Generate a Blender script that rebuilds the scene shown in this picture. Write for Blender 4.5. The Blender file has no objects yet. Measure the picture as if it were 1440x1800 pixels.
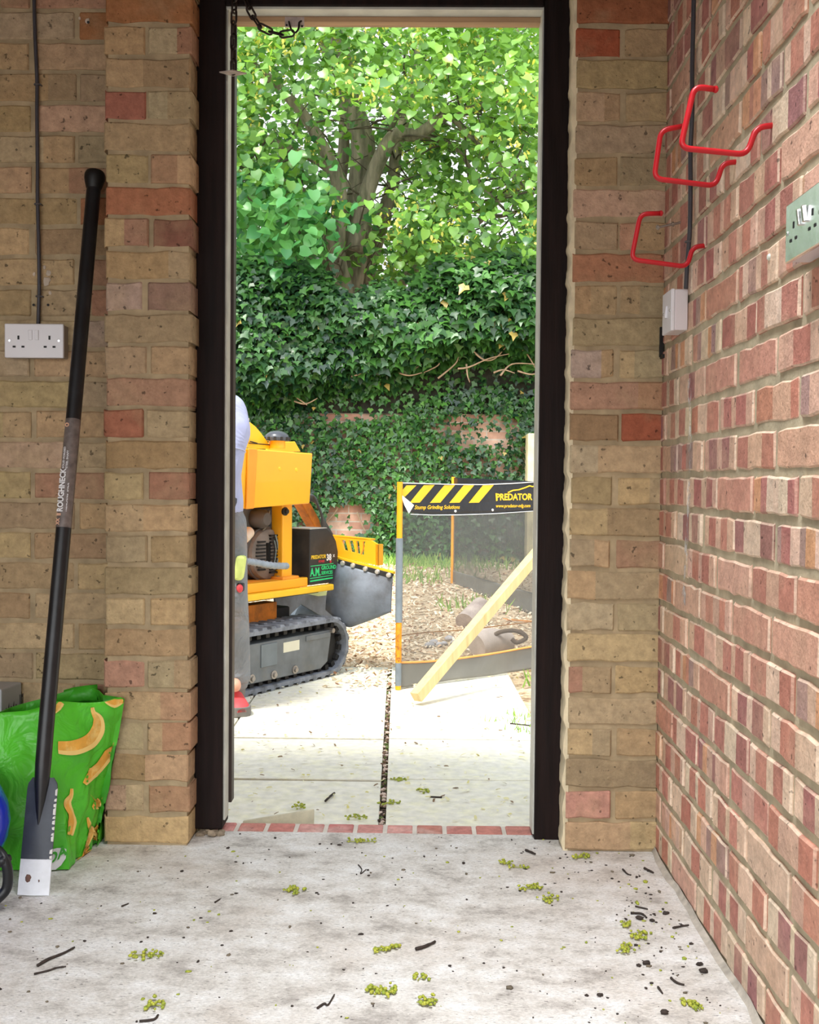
import bpy, math, random
import numpy as np
from mathutils import Matrix, Vector

# ------------------------------------------------------------------ camera, world, sun, exposure
SC = bpy.context.scene
COL = SC.collection
F = 1900.0          # focal length in pixels of the 1440x1800 frame
ROLL = 0.009
CAMH = 0.895
_psi, _th = np.linalg.solve(np.array([[1, ROLL], [-ROLL, 1]]), np.array([25 / F, 54 / F]))
FW = np.array([-math.sin(_psi) * math.cos(_th), math.cos(_psi) * math.cos(_th), -math.sin(_th)])
_r0 = np.array([math.cos(_psi), math.sin(_psi), 0.0])
_u0 = np.cross(_r0, FW)
RT = _r0 * math.cos(ROLL) + _u0 * math.sin(ROLL)
UP = _u0 * math.cos(ROLL) - _r0 * math.sin(ROLL)
CP = np.array([0.0, 0.0, CAMH])
cam = bpy.data.cameras.new('camera')
camo = bpy.data.objects.new('camera', cam)
COL.objects.link(camo)
cam.sensor_fit = 'VERTICAL'
cam.sensor_height = 36.0
cam.sensor_width = 28.8
cam.lens = 36.0 * F / 1800.0
cam.clip_start = 0.02
m3 = Matrix((RT, UP, -FW)).transposed()
camo.matrix_world = Matrix.Translation(CP) @ m3.to_4x4()
SC.camera = camo

SC.view_settings.view_transform = 'Standard'
SC.view_settings.look = 'None'
SC.view_settings.exposure = 0.0
SC.view_settings.gamma = 1.0
SC.view_settings.use_curve_mapping = False

SUN_DIR = Vector((-0.30, -0.40, 1.0)).normalized()     # towards the sun: high, behind the garage
world = bpy.data.worlds.new('sky')
SC.world = world
world.use_nodes = True
wn = world.node_tree
wn.nodes.clear()
w_out = wn.nodes.new('ShaderNodeOutputWorld')
w_bg = wn.nodes.new('ShaderNodeBackground')
w_tc = wn.nodes.new('ShaderNodeTexCoord')
w_sep = wn.nodes.new('ShaderNodeSeparateXYZ')
w_ramp = wn.nodes.new('ShaderNodeValToRGB')
w_ramp.color_ramp.elements[0].position = 0.0
w_ramp.color_ramp.elements[0].color = (1.0, 0.99, 0.97, 1)
w_ramp.color_ramp.elements[1].position = 0.9
w_ramp.color_ramp.elements[1].color = (0.78, 0.88, 1.0, 1)
wn.links.new(w_tc.outputs['Generated'], w_sep.inputs[0])
wn.links.new(w_sep.outputs['Z'], w_ramp.inputs[0])
wn.links.new(w_ramp.outputs[0], w_bg.inputs[0])
wn.links.new(w_bg.outputs[0], w_out.inputs[0])
# hazy brightness on the sun's side of the sky (behind the camera)
w_dot = wn.nodes.new('ShaderNodeVectorMath'); w_dot.operation = 'DOT_PRODUCT'
w_dot.inputs[1].default_value = Vector((-0.15, -0.80, 0.55)).normalized()
w_mr = wn.nodes.new('ShaderNodeMapRange'); w_mr.interpolation_type = 'SMOOTHSTEP'
w_mr.inputs[1].default_value = 0.45; w_mr.inputs[2].default_value = 1.0
w_mr.inputs[3].default_value = 1.32; w_mr.inputs[4].default_value = 5.0
wn.links.new(w_tc.outputs['Generated'], w_dot.inputs[0])
wn.links.new(w_dot.outputs['Value'], w_mr.inputs[0])
wn.links.new(w_mr.outputs[0], w_bg.inputs['Strength'])

sun = bpy.data.lights.new('sun', 'SUN')
sun.energy = 4.7
sun.angle = math.radians(14)
sun.color = (1.0, 0.96, 0.88)
suno = bpy.data.objects.new('sun', sun)
COL.objects.link(suno)
suno.rotation_euler = SUN_DIR.to_track_quat('Z', 'Y').to_euler()
suno.location = (0, -3, 8)

# added fill light under the ceiling, without a fitting, to brighten the floor
lamp = bpy.data.lights.new('floor_fill', 'AREA')
lamp.shape = 'RECTANGLE'
lamp.size = 0.42
lamp.size_y = 0.7
lamp.spread = math.radians(78)
lamp.energy = 12.0
lamp.color = (0.97, 0.985, 1.0)
lampo = bpy.data.objects.new('floor_fill', lamp)
COL.objects.link(lampo)
lampo.location = (0.10, 1.42, 2.32)
lampo.rotation_euler = (math.radians(4), 0, 0)

# ------------------------------------------------------------------ projection helpers (photo pixel -> point on a real plane)
def ray(x, y):
    return FW + RT * ((x - 720) / F) - UP * ((y - 900) / F)
def aY(x, y, Y):
    d = ray(x, y); return Vector(CP + d * (Y / d[1]))
def aZ(x, y, z=0.0):
    d = ray(x, y); return Vector(CP + d * ((z - CAMH) / d[2]))
def aX(x, y, X):
    d = ray(x, y); return Vector(CP + d * (X / d[0]))
def pj(p):
    d = np.array(p, float) - CP
    k = d @ FW
    return 720 + F * (d @ RT) / k, 900 - F * (d @ UP) / k

PY = 2.61      # front of the brick piers
WY = 2.712     # main back wall
FY = 2.688     # front of the door frame
RX = 0.573     # right wall
OUT = -0.07    # level of the paving outside
RND = random.Random(7)
NPR = np.random.default_rng(11)

# ------------------------------------------------------------------ materials
def lin(c):
    return tuple(((v / 255.0) / 12.92 if v / 255.0 <= 0.04045 else ((v / 255.0 + 0.055) / 1.055) ** 2.4) for v in c)
MATS = {}
def pm(name, rgb, rough=0.6, metal=0.0, var=0.15, vs=12.0, bump=0.0, bs=60.0, rgb2=None, attr=None, spec=0.5,
       coat=0.0, thr=None, detail=6.0, wrinkle=0.0, ws=5.0, stretch=None):
    """principled material whose colour is broken up by noise; rgb2 = second colour in patches"""
    if name in MATS:
        return MATS[name]
    m = bpy.data.materials.new(name)
    m.use_nodes = True
    nt = m.node_tree
    b = nt.nodes['Principled BSDF']
    b.inputs['Roughness'].default_value = rough
    b.inputs['Metallic'].default_value = metal
    b.inputs['Specular IOR Level'].default_value = spec
    if coat:
        b.inputs['Coat Weight'].default_value = coat
    tc = nt.nodes.new('ShaderNodeTexCoord')
    src = tc.outputs['Object']
    if stretch:
        mp = nt.nodes.new('ShaderNodeMapping')
        mp.inputs['Scale'].default_value = stretch
        nt.links.new(src, mp.inputs[0]); src = mp.outputs[0]
    nz = nt.nodes.new('ShaderNodeTexNoise')
    nz.inputs['Scale'].default_value = vs
    nz.inputs['Detail'].default_value = detail
    nt.links.new(src, nz.inputs['Vector'])
    if attr:
        at = nt.nodes.new('ShaderNodeVertexColor'); at.layer_name = attr
        base = at.outputs[0]
    else:
        rg = nt.nodes.new('ShaderNodeRGB'); rg.outputs[0].default_value = (*lin(rgb), 1)
        base = rg.outputs[0]
    if rgb2 is not None:
        mr = nt.nodes.new('ShaderNodeMapRange')
        t0, t1 = thr or (0.45, 0.6)
        mr.inputs[1].default_value = t0; mr.inputs[2].default_value = t1
        n2 = nt.nodes.new('ShaderNodeTexNoise')
        n2.inputs['Scale'].default_value = vs * 0.6; n2.inputs['Detail'].default_value = 8
        n2.inputs['Roughness'].default_value = 0.65
        nt.links.new(src, n2.inputs['Vector'])
        nt.links.new(n2.outputs[0], mr.inputs[0])
        mx = nt.nodes.new('ShaderNodeMix'); mx.data_type = 'RGBA'
        nt.links.new(mr.outputs[0], mx.inputs[0])
        nt.links.new(base, mx.inputs[6]); mx.inputs[7].default_value = (*lin(rgb2), 1)
        base = mx.outputs[2]
    hs = nt.nodes.new('ShaderNodeHueSaturation')
    mr2 = nt.nodes.new('ShaderNodeMapRange')
    mr2.inputs[1].default_value = 0.3; mr2.inputs[2].default_value = 0.7
    mr2.inputs[3].default_value = 1 - var; mr2.inputs[4].default_value = 1 + var
    nt.links.new(nz.outputs[0], mr2.inputs[0])
    nt.links.new(mr2.outputs[0], hs.inputs['Value'])
    nt.links.new(base, hs.inputs['Color'])
    nt.links.new(hs.outputs[0], b.inputs['Base Color'])
    last = None
    if bump:
        nb = nt.nodes.new('ShaderNodeTexNoise')
        nb.inputs['Scale'].default_value = bs; nb.inputs['Detail'].default_value = 8
        nt.links.new(src, nb.inputs['Vector'])
        bp = nt.nodes.new('ShaderNodeBump')
        bp.inputs['Strength'].default_value = bump; bp.inputs['Distance'].default_value = 0.004
        nt.links.new(nb.outputs[0], bp.inputs['Height'])
        last = bp
    if wrinkle:
        nb = nt.nodes.new('ShaderNodeTexNoise')
        nb.inputs['Scale'].default_value = ws; nb.inputs['Detail'].default_value = 3
        nb.inputs['Distortion'].default_value = 1.2
        nt.links.new(src, nb.inputs['Vector'])
        bp = nt.nodes.new('ShaderNodeBump')
        bp.inputs['Strength'].default_value = wrinkle; bp.inputs['Distance'].default_value = 0.03
        nt.links.new(nb.outputs[0], bp.inputs['Height'])
        if last:
            nt.links.new(last.outputs[0], bp.inputs['Normal'])
        last = bp
    if last:
        nt.links.new(last.outputs[0], b.inputs['Normal'])
    MATS[name] = m
    return m

def brick_mat(name, dirt=(120, 105, 85), smear=0.35, bump=0.6):
    m = bpy.data.materials.new(name); m.use_nodes = True
    nt = m.node_tree; b = nt.nodes['Principled BSDF']
    b.inputs['Roughness'].default_value = 0.88
    b.inputs['Specular IOR Level'].default_value = 0.25
    at = nt.nodes.new('ShaderNodeVertexColor'); at.layer_name = 'bc'
    tc = nt.nodes.new('ShaderNodeTexCoord')
    n1 = nt.nodes.new('ShaderNodeTexNoise'); n1.inputs['Scale'].default_value = 38; n1.inputs['Detail'].default_value = 8
    n1.inputs['Roughness'].default_value = 0.7
    n2 = nt.nodes.new('ShaderNodeTexNoise'); n2.inputs['Scale'].default_value = 9; n2.inputs['Detail'].default_value = 5
    n3 = nt.nodes.new('ShaderNodeTexNoise'); n3.inputs['Scale'].default_value = 150; n3.inputs['Detail'].default_value = 3
    for n in (n1, n2, n3):
        nt.links.new(tc.outputs['Object'], n.inputs['Vector'])
    mr = nt.nodes.new('ShaderNodeMapRange')
    mr.inputs[1].default_value = 0.5; mr.inputs[2].default_value = 0.72; mr.inputs[4].default_value = smear
    nt.links.new(n2.outputs[0], mr.inputs[0])
    mx = nt.nodes.new('ShaderNodeMix'); mx.data_type = 'RGBA'
    nt.links.new(mr.outputs[0], mx.inputs[0]); nt.links.new(at.outputs[0], mx.inputs[6])
    mx.inputs[7].default_value = (*lin(dirt), 1)
    hs = nt.nodes.new('ShaderNodeHueSaturation')
    mr2 = nt.nodes.new('ShaderNodeMapRange')
    mr2.inputs[1].default_value = 0.28; mr2.inputs[2].default_value = 0.72
    mr2.inputs[3].default_value = 0.70; mr2.inputs[4].default_value = 1.28
    nt.links.new(n1.outputs[0], mr2.inputs[0]); nt.links.new(mr2.outputs[0], hs.inputs['Value'])
    nt.links.new(mx.outputs[2], hs.inputs['Color'])
    # small dark pits
    mr3 = nt.nodes.new('ShaderNodeMapRange')
    mr3.inputs[1].default_value = 0.27; mr3.inputs[2].default_value = 0.33
    mr3.inputs[3].default_value = 0.35; mr3.inputs[4].default_value = 1.0
    n4 = nt.nodes.new('ShaderNodeTexNoise'); n4.inputs['Scale'].default_value = 70; n4.inputs['Detail'].default_value = 2
    nt.links.new(tc.outputs['Object'], n4.inputs['Vector']); nt.links.new(n4.outputs[0], mr3.inputs[0])
    mm = nt.nodes.new('ShaderNodeMix'); mm.data_type = 'RGBA'; mm.blend_type = 'MULTIPLY'; mm.inputs[0].default_value = 1
    nt.links.new(hs.outputs[0], mm.inputs[6]); nt.links.new(mr3.outputs[0], mm.inputs[7])
    nt.links.new(mm.outputs[2], b.inputs['Base Color'])
    ad = nt.nodes.new('ShaderNodeMath'); ad.operation = 'ADD'
    nt.links.new(n1.outputs[0], ad.inputs[0]); nt.links.new(n3.outputs[0], ad.inputs[1])
    bp = nt.nodes.new('ShaderNodeBump'); bp.inputs['Strength'].default_value = bump; bp.inputs['Distance'].default_value = 0.004
    nt.links.new(ad.outputs[0], bp.inputs['Height']); nt.links.new(bp.outputs[0], b.inputs['Normal'])
    return m

# ------------------------------------------------------------------ mesh helpers
def setp(o, label=None, cat=None, group=None, kind=None):
    if label: o['label'] = label
    if cat: o['category'] = cat
    if group: o['group'] = group
    if kind: o['kind'] = kind
    return o
ROOTM = {}
def thing(name, label, cat, loc=(0, 0, 0), rz=0.0, group=None, kind=None):
    o = bpy.data.objects.new(name, None)
    o.empty_display_size = 0.05
    COL.objects.link(o)
    o.location = loc; o.rotation_euler = (0, 0, rz)
    ROOTM[o.name] = Matrix.Translation(Vector(loc)) @ Matrix.Rotation(rz, 4, 'Z')
    return setp(o, label, cat, group, kind)
def rootm(o):
    while o is not None:
        if o.name in ROOTM: return ROOTM[o.name]
        o = o.parent
    return None

class MB:
    def __init__(s):
        s.v = []; s.f = []; s.mi = []; s.col = None
    def add(s, vs, fs, mi=0):
        k = len(s.v)
        s.v += [tuple(p) for p in vs]
        for f in fs:
            s.f.append(tuple(i + k for i in f)); s.mi.append(mi)
        return s
    def box(s, c, d, rot=None, mi=0):
        hx, hy, hz = d[0] / 2, d[1] / 2, d[2] / 2
        vs = [Vector((x, y, z)) for x in (-hx, hx) for y in (-hy, hy) for z in (-hz, hz)]
        if rot is not None: vs = [rot @ p for p in vs]
        c = Vector(c)
        return s.add([p + c for p in vs], [(0, 1, 3, 2), (4, 6, 7, 5), (0, 4, 5, 1), (2, 3, 7, 6), (0, 2, 6, 4), (1, 5, 7, 3)], mi)
    def bb(s, a, b, mi=0):
        a = Vector(a); b = Vector(b)
        return s.box((a + b) / 2, [abs(q) for q in (b - a)], None, mi)
    def prism(s, pts, vec, mi=0):
        """closed polygon (3-D points) pushed along vec"""
        n = len(pts); vec = Vector(vec)
        pts = [Vector(p) for p in pts]
        return s.add(pts + [p + vec for p in pts], [tuple(range(n - 1, -1, -1)), tuple(range(n, 2 * n))] +
                     [(i, (i + 1) % n, n + (i + 1) % n, n + i) for i in range(n)], mi)
    def tube(s, path, r, n=10, mi=0, closed=False, caps=True):
        path = [Vector(p) for p in path]
        m = len(path)
        rr = r if isinstance(r, (list, tuple)) else [r] * m
        vs = []
        prev = None
        for i, p in enumerate(path):
            if closed: t = path[(i + 1) % m] - path[i - 1]
            else: t = path[min(i + 1, m - 1)] - path[max(i - 1, 0)]
            if t.length < 1e-9: t = Vector((0, 0, 1))
            t.normalize()
            if prev is None:
                ref = Vector((0, 0, 1)) if abs(t.z) < 0.9 else Vector((1, 0, 0))
                u = t.cross(ref).normalized()
            else:
                u = prev - t * prev.dot(t)
                u = u.normalized() if u.length > 1e-6 else t.orthogonal().normalized()
            prev = u
            w = t.cross(u)
            for k in range(n):
                a = 2 * math.pi * k / n
                vs.append(p + (u * math.cos(a) + w * math.sin(a)) * rr[i])
        fs = []
        for i in range(m if closed else m - 1):
            j = (i + 1) % m
            for k in range(n):
                k2 = (k + 1) % n
                fs.append((i * n + k, i * n + k2, j * n + k2, j * n + k))
        if caps and not closed:
            fs.append(tuple(range(n - 1, -1, -1))); fs.append(tuple(range((m - 1) * n, m * n)))
        return s.add(vs, fs, mi)
    def cyl(s, a, b, r, n=16, mi=0, r2=None):
        return s.tube([a, b], [r, r if r2 is None else r2], n, mi)
    def lathe(s, prof, c=(0, 0, 0), n=24, axis=(0, 0, 1), mi=0):
        q = Vector((0, 0, 1)).rotation_difference(Vector(axis).normalized())
        c = Vector(c)
        vs = []
        for r, z in prof:
            for k in range(n):
                a = 2 * math.pi * k / n
                vs.append(c + q @ Vector((r * math.cos(a), r * math.sin(a), z)))
        fs = []
        for i in range(len(prof) - 1):
            for k in range(n):
                k2 = (k + 1) % n
                fs.append((i * n + k, i * n + k2, (i + 1) * n + k2, (i + 1) * n + k))
        fs.append(tuple(range(n - 1, -1, -1))); fs.append(tuple(range((len(prof) - 1) * n, len(prof) * n)))
        return s.add(vs, fs, mi)
    def ico(s, c, r, sub=1, squash=(1, 1, 1), jit=0.0, mi=0):
        n, m = 5 + 3 * sub, 3 + 2 * sub
        c = Vector(c); vs = [c + Vector((0, 0, r * squash[2]))]
        for j in range(1, m):
            th = math.pi * j / m
            for k in range(n):
                a = 2 * math.pi * k / n
                q = r * (1 + RND.uniform(-jit, jit))
                vs.append(c + Vector((q * math.sin(th) * math.cos(a) * squash[0], q * math.sin(th) * math.sin(a) * squash[1], q * math.cos(th) * squash[2])))
        vs.append(c - Vector((0, 0, r * squash[2])))
        fs = [(0, 1 + k, 1 + (k + 1) % n) for k in range(n)]
        for j in range(m - 2):
            for k in range(n):
                k2 = (k + 1) % n
                fs.append((1 + j * n + k, 1 + (j + 1) * n + k, 1 + (j + 1) * n + k2, 1 + j * n + k2))
        e = len(vs) - 1; b = 1 + (m - 2) * n
        fs += [(e, b + (k + 1) % n, b + k) for k in range(n)]
        return s.add(vs, fs, mi)
    def build(s, name, mats, parent=None, smooth=None, bevel=0.0, world=True, seg=2):
        me = bpy.data.meshes.new(name)
        vs = s.v
        if parent is not None and world:
            M = rootm(parent)
            if M is not None:
                Mi = M.inverted(); vs = [tuple(Mi @ Vector(p)) for p in vs]
        me.from_pydata(vs, [], s.f)
        me.polygons.foreach_set('material_index', s.mi)
        if not isinstance(mats, (list, tuple)): mats = [mats]
        for m in mats: me.materials.append(m)
        if s.col is not None:
            ca = me.color_attributes.new('bc', 'FLOAT_COLOR', 'CORNER')
            buf = np.ones((len(me.loops), 4), np.float32)
            k = 0
            for f, c in zip(s.f, s.col):
                buf[k:k + len(f), :3] = c; k += len(f)
            ca.data.foreach_set('color', buf.ravel())
        me.validate(); me.update()
        if smooth is not None:
            me.shade_smooth()
            if smooth < 3:
                me.set_sharp_from_angle(angle=smooth)
        o = bpy.data.objects.new(name, me)
        COL.objects.link(o)
        if parent is not None: o.parent = parent
        if bevel:
            md = o.modifiers.new('bevel', 'BEVEL'); md.width = bevel; md.segments = seg; md.limit_method = 'ANGLE'
            md.harden_normals = False
        return o
SM = math.radians(40)

def struct(name, mb, mats, parent=None, **kw):
    o = mb.build(name, mats, parent, **kw)
    if parent is None: o['kind'] = 'structure'
    return o

def text_mesh(name, body, size, mat, origin, xdir, ydir, parent=None, bold=0.0, world=True, sx=1.0, shear=0.0, depth=0.0003, align='LEFT'):
    cu = bpy.data.curves.new('tmp', 'FONT')
    cu.body = body; cu.size = size; cu.offset = bold * size; cu.extrude = depth; cu.shear = shear; cu.align_x = align
    cu.resolution_u = 3
    ob = bpy.data.objects.new('tmp', cu); COL.objects.link(ob)
    dg = bpy.context.evaluated_depsgraph_get(); dg.update()
    me = bpy.data.meshes.new_from_object(ob.evaluated_get(dg))
    bpy.data.objects.remove(ob); bpy.data.curves.remove(cu)
    x = Vector(xdir).normalized(); y = Vector(ydir).normalized(); z = x.cross(y)
    M = Matrix((x * sx, y, z)).transposed().to_4x4()
    M.translation = Vector(origin)
    if parent is not None and world:
        R0 = rootm(parent)
        if R0 is not None: M = R0.inverted() @ M
    me.transform(M)
    me.materials.clear(); me.materials.append(mat)
    me.name = name
    o = bpy.data.objects.new(name, me); COL.objects.link(o)
    if parent is not None: o.parent = parent
    return o

def smooth_path(pts, n=6, r=None):
    """round the corners of a polyline by a Catmull-Rom pass"""
    P = [Vector(p) for p in pts]; out = []
    for i in range(len(P) - 1):
        p0 = P[max(i - 1, 0)]; p1 = P[i]; p2 = P[i + 1]; p3 = P[min(i + 2, len(P) - 1)]
        for k in range(n):
            t = k / n
            out.append(0.5 * ((2 * p1) + (p2 - p0) * t + (2 * p0 - 5 * p1 + 4 * p2 - p3) * t * t + (3 * p1 - p0 - 3 * p2 + p3) * t ** 3))
    out.append(P[-1]); return out
def fillet(pts, r, n=5):
    P = [Vector(p) for p in pts]; out = [P[0]]
    for i in range(1, len(P) - 1):
        a = (P[i - 1] - P[i]); b = (P[i + 1] - P[i])
        d = min(r, a.length * 0.45, b.length * 0.45)
        s = P[i] + a.normalized() * d; e = P[i] + b.normalized() * d
        for k in range(n + 1):
            t = k / n
            out.append(s * (1 - t) ** 2 + P[i] * 2 * t * (1 - t) + e * t * t)
    out.append(P[-1]); return out

def np_mesh(name, V, Q, mats, parent=None, colors=None, smooth=False):
    me = bpy.data.meshes.new(name)
    V = np.asarray(V, np.float32); Q = np.asarray(Q, np.int32)
    if parent is not None:
        M = rootm(parent)
        if M is not None:
            Mi = np.array(M.inverted(), np.float32); V = V @ Mi[:3, :3].T + Mi[:3, 3]
    k = Q.shape[1]
    me.vertices.add(len(V)); me.vertices.foreach_set('co', V.ravel())
    me.loops.add(Q.size); me.loops.foreach_set('vertex_index', Q.ravel())
    me.polygons.add(len(Q))
    me.polygons.foreach_set('loop_start', np.arange(0, Q.size, k, dtype=np.int32))
    if smooth: me.polygons.foreach_set('use_smooth', np.ones(len(Q), bool))
    me.update(calc_edges=True)
    for m in (mats if isinstance(mats, (list, tuple)) else [mats]): me.materials.append(m)
    if colors is not None:
        ca = me.color_attributes.new('bc', 'FLOAT_COLOR', 'POINT')
        c4 = np.ones((len(V), 4), np.float32); c4[:, :3] = colors
        ca.data.foreach_set('color', c4.ravel())
    me.validate()
    o = bpy.data.objects.new(name, me); COL.objects.link(o)
    if parent is not None: o.parent = parent
    return o

# ------------------------------------------------------------------ brickwork: every brick a slightly uneven block over a mortar bed
COURSE = 0.0762
def brickwork(bricks, O, ud, nd, proud=0.004, jit=0.0022, back=0.012, arris=None):
    """bricks: (u0, u1, z0, z1, [(fraction, colour) ...], relief).  O + u*ud + z*Z, facing nd"""
    mb = MB(); mb.col = []
    O = Vector(O); ud = Vector(ud); nd = Vector(nd); Z = Vector((0, 0, 1))
    flip = ud.cross(Z).dot(nd) < 0
    for (u0, u1, z0, z1, segs, rel) in bricks:
        e = 0.0035
        us = [u0, u0, u0 + e]; cs = []
        edges = [u0 + e]
        a = 0.0
        for fr, c in segs:
            m = max(1, int(fr * (u1 - u0) / 0.035))
            for k in range(m):
                edges.append(u0 + e + (u1 - u0 - 2 * e) * (a + fr * (k + 1) / m)); cs.append(c)
            a += fr
        us = [u0, u0] + edges + [u1, u1]
        ccol = [cs[0], cs[0]] + cs + [cs[-1], cs[-1]]
        zs = [z0, z0, z0 + e, z1 - e, z1, z1]
        nu = len(us)
        tl = [RND.uniform(-jit, jit) for _ in range(nu)]; bl = [RND.uniform(-jit, jit) for _ in range(nu)]
        sl = RND.uniform(-jit, jit) * 1.2; sr = RND.uniform(-jit, jit) * 1.2
        tilt = RND.uniform(-0.0015, 0.0015)
        vs = []
        for j, z in enumerate(zs):
            for i, u in enumerate(us):
                zz = z + (bl[i] if j < 3 else tl[i]); uu = u + (sl if i < 3 else sr if i >= nu - 3 else 0)
                lev = min(min(i, nu - 1 - i), min(j, 5 - j))
                w = -back if lev == 0 else (proud + rel - 0.003 if lev == 1 else proud + rel + RND.uniform(-0.0006, 0.0006) + tilt * (u - u0) / (u1 - u0))
                if (i in (1, nu - 2)) and (j in (1, 4)): w -= 0.002
                vs.append(O + ud * uu + Z * zz + nd * w)
        fs = []
        for j in range(5):
            for i in range(nu - 1):
                q = (j * nu + i, j * nu + i + 1, (j + 1) * nu + i + 1, (j + 1) * nu + i)
                fs.append(q[::-1] if flip else q)
                c_ = ccol[i]
                if arris is not None and (i in (1, nu - 3) or j in (1, 3)):
                    k_ = RND.uniform(.15, .75); c_ = tuple(a_ * (1 - k_) + b_ * k_ for a_, b_ in zip(c_, arris))
                mb.col.append(c_)
        mb.add(vs, fs)
    return mb

BUFF = [(184, 160, 122), (176, 152, 114), (190, 162, 122), (168, 144, 108), (180, 152, 116), (176, 156, 124), (166, 146, 116)]
ODD = [(178, 140, 112), (170, 130, 106), (170, 150, 134), (188, 158, 132)]
def vary(c, k=8):
    d = RND.uniform(-k, k)
    return lin(tuple(max(0, min(255, v + d + RND.uniform(-3, 3))) for v in c))
def buff_segs():
    c = RND.choice(BUFF) if RND.random() < 0.86 else RND.choice(ODD)
    if RND.random() < 0.35:
        f = RND.uniform(0.25, 0.75)
        return [(f, vary(c)), (1 - f, vary(RND.choice(BUFF + ODD[:2]), 6))]
    return [(1.0, vary(c))]
def red_segs():
    """pressed brick: dark rosy bars where bricks crossed in the kiln, paler between"""
    pale = RND.choice([(222, 192, 168), (214, 178, 156), (218, 196, 172), (208, 170, 150), (214, 176, 152)])
    dark = RND.choice([(184, 124, 110), (190, 132, 116), (174, 116, 108), (164, 116, 112), (196, 136, 116)])
    t = RND.random()
    if t < 0.38:
        w = [RND.uniform(.1, .22), RND.uniform(.18, .28), RND.uniform(.08, .2), RND.uniform(.18, .28), RND.uniform(.08, .2)]
        cs = [pale, dark, pale, dark, pale]
    elif t < 0.6:
        w = [RND.uniform(.15, .4), RND.uniform(.2, .4), RND.uniform(.15, .4)]; cs = [dark, pale, dark] if RND.random() < .6 else [pale, dark, pale]
    elif t < 0.8:
        w = [1]; cs = [RND.choice([(202, 150, 130), (206, 156, 134), (196, 144, 128), (208, 166, 144), (208, 178, 154)])]
    else:
        w = [RND.uniform(.1, .25) for _ in range(6)]; cs = [RND.choice([pale, dark, (212, 158, 122), (166, 136, 128), pale]) for _ in range(6)]
    s = sum(w)
    return [(a / s, vary(c, 5)) for a, c in zip(w, cs)]

SPECIAL = []   # (px, py, colour) bricks of a colour of their own, found by where they stand on the wall
def special(segs, P, lst):
    for (x0, x1, y0, y1, c) in lst:
        x, y = pj(P)
        if x0 <= x <= x1 and y0 <= y <= y1:
            return [(1.0, vary(c, 3))]
    return segs
RED = (168, 112, 88); RED2 = (158, 92, 70); PINK = (184, 140, 118); PURP = (140, 100, 82); GREYP = (178, 156, 140)
SPEC_BACK = [(0, 50, 255, 305, (190, 86, 58)), (186, 258, 180, 225, RED), (186, 264, 735, 788, (168, 110, 88)), (186, 345, 10, 66, (164, 112, 76)),
             (262, 345, 400, 452, PURP), (186, 262, 1160, 1205, PINK), (0, 128, 635, 680, (160, 108, 82)), (265, 345, 518, 565, (150, 124, 104)),
             (186, 260, 518, 565, GREYP), (186, 345, 578, 622, GREYP), (1008, 1170, 12, 60, (158, 98, 72)), (1008, 1086, 70, 122, (164, 92, 66)),
             (1008, 1170, 465, 515, (172, 126, 94)), (1083, 1160, 742, 795, (160, 88, 66)), (990, 1066, 1383, 1432, PINK), (186, 345, 342, 396, (172, 120, 86)),
             (990, 1160, 1335, 1380, (150, 132, 104)), (1000, 1080, 742, 795, (150, 122, 88)), (1075, 1160, 960, 1000, (160, 128, 104))]

MORT = pm('mortar_warm', (168, 150, 120), 0.95, var=0.22, vs=22, bump=0.5, bs=90, spec=0.2)
MORTG = pm('mortar_grey', (182, 170, 144), 0.95, var=0.2, vs=22, bump=0.5, bs=90, spec=0.2)
BM = brick_mat('buff_brick', (172, 150, 116), 0.45)
RM = brick_mat('red_brick', (202, 168, 142), 0.45, 0.45)
G = 0.0055     # half joint
NC = 32
def courses_wall(u_a, u_b, first, segf, stretch=0.2250, bond=0.5, zmax=2.4, rel=0.0, loc=None, spec=None, zmin=0.0, G=G):
    out = []
    for i in range(NC):
        z0 = i * COURSE + G; z1 = (i + 1) * COURSE - G
        if z0 > zmax or z1 < zmin: continue
        u = first + (stretch * bond if i % 2 else 0.0) + RND.uniform(-.004, .004)
        while u > u_a: u -= stretch
        while u < u_b:
            a = max(u + G, u_a); b = min(u + stretch - G, u_b)
            if b - a > 0.02:
                sg = segf()
                if spec and loc is not None: sg = special(sg, loc((a + b) / 2, (z0 + z1) / 2), spec)
                out.append((a, b, z0, z1, sg, RND.uniform(-0.0015, 0.0025) + rel))
            u += stretch
    return out

# ------------------------------------------------------------------ room shell
XL = -2.55
YB = -0.10      # line of the open garage door
CEIL = 2.36
OX0, OX1 = -0.565, 0.352    # brick opening
# back wall (left of the opening) with bricks
bk = courses_wall(0.0, (OX0 - 0.005) - XL, (-0.983 - 0.225 * 0.5) - XL, buff_segs, loc=lambda u, z: (XL + u, WY, z), spec=SPEC_BACK)
mb = brickwork(bk, (XL, WY, 0), (1, 0, 0), (0, -1, 0))
wb = struct('wall_back', mb, BM)
m = MB()
m.bb((XL - .1, WY, -.2), (OX0, WY + .24, CEIL + .14)); m.bb((OX1 + .01, WY, -.2), (RX + .12, WY + .24, CEIL + .14))
m.bb((OX0, WY, 2.14), (OX1 + .01, WY + .24, CEIL + .14))
m.build('mortar_bed', MORT, wb)

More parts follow.
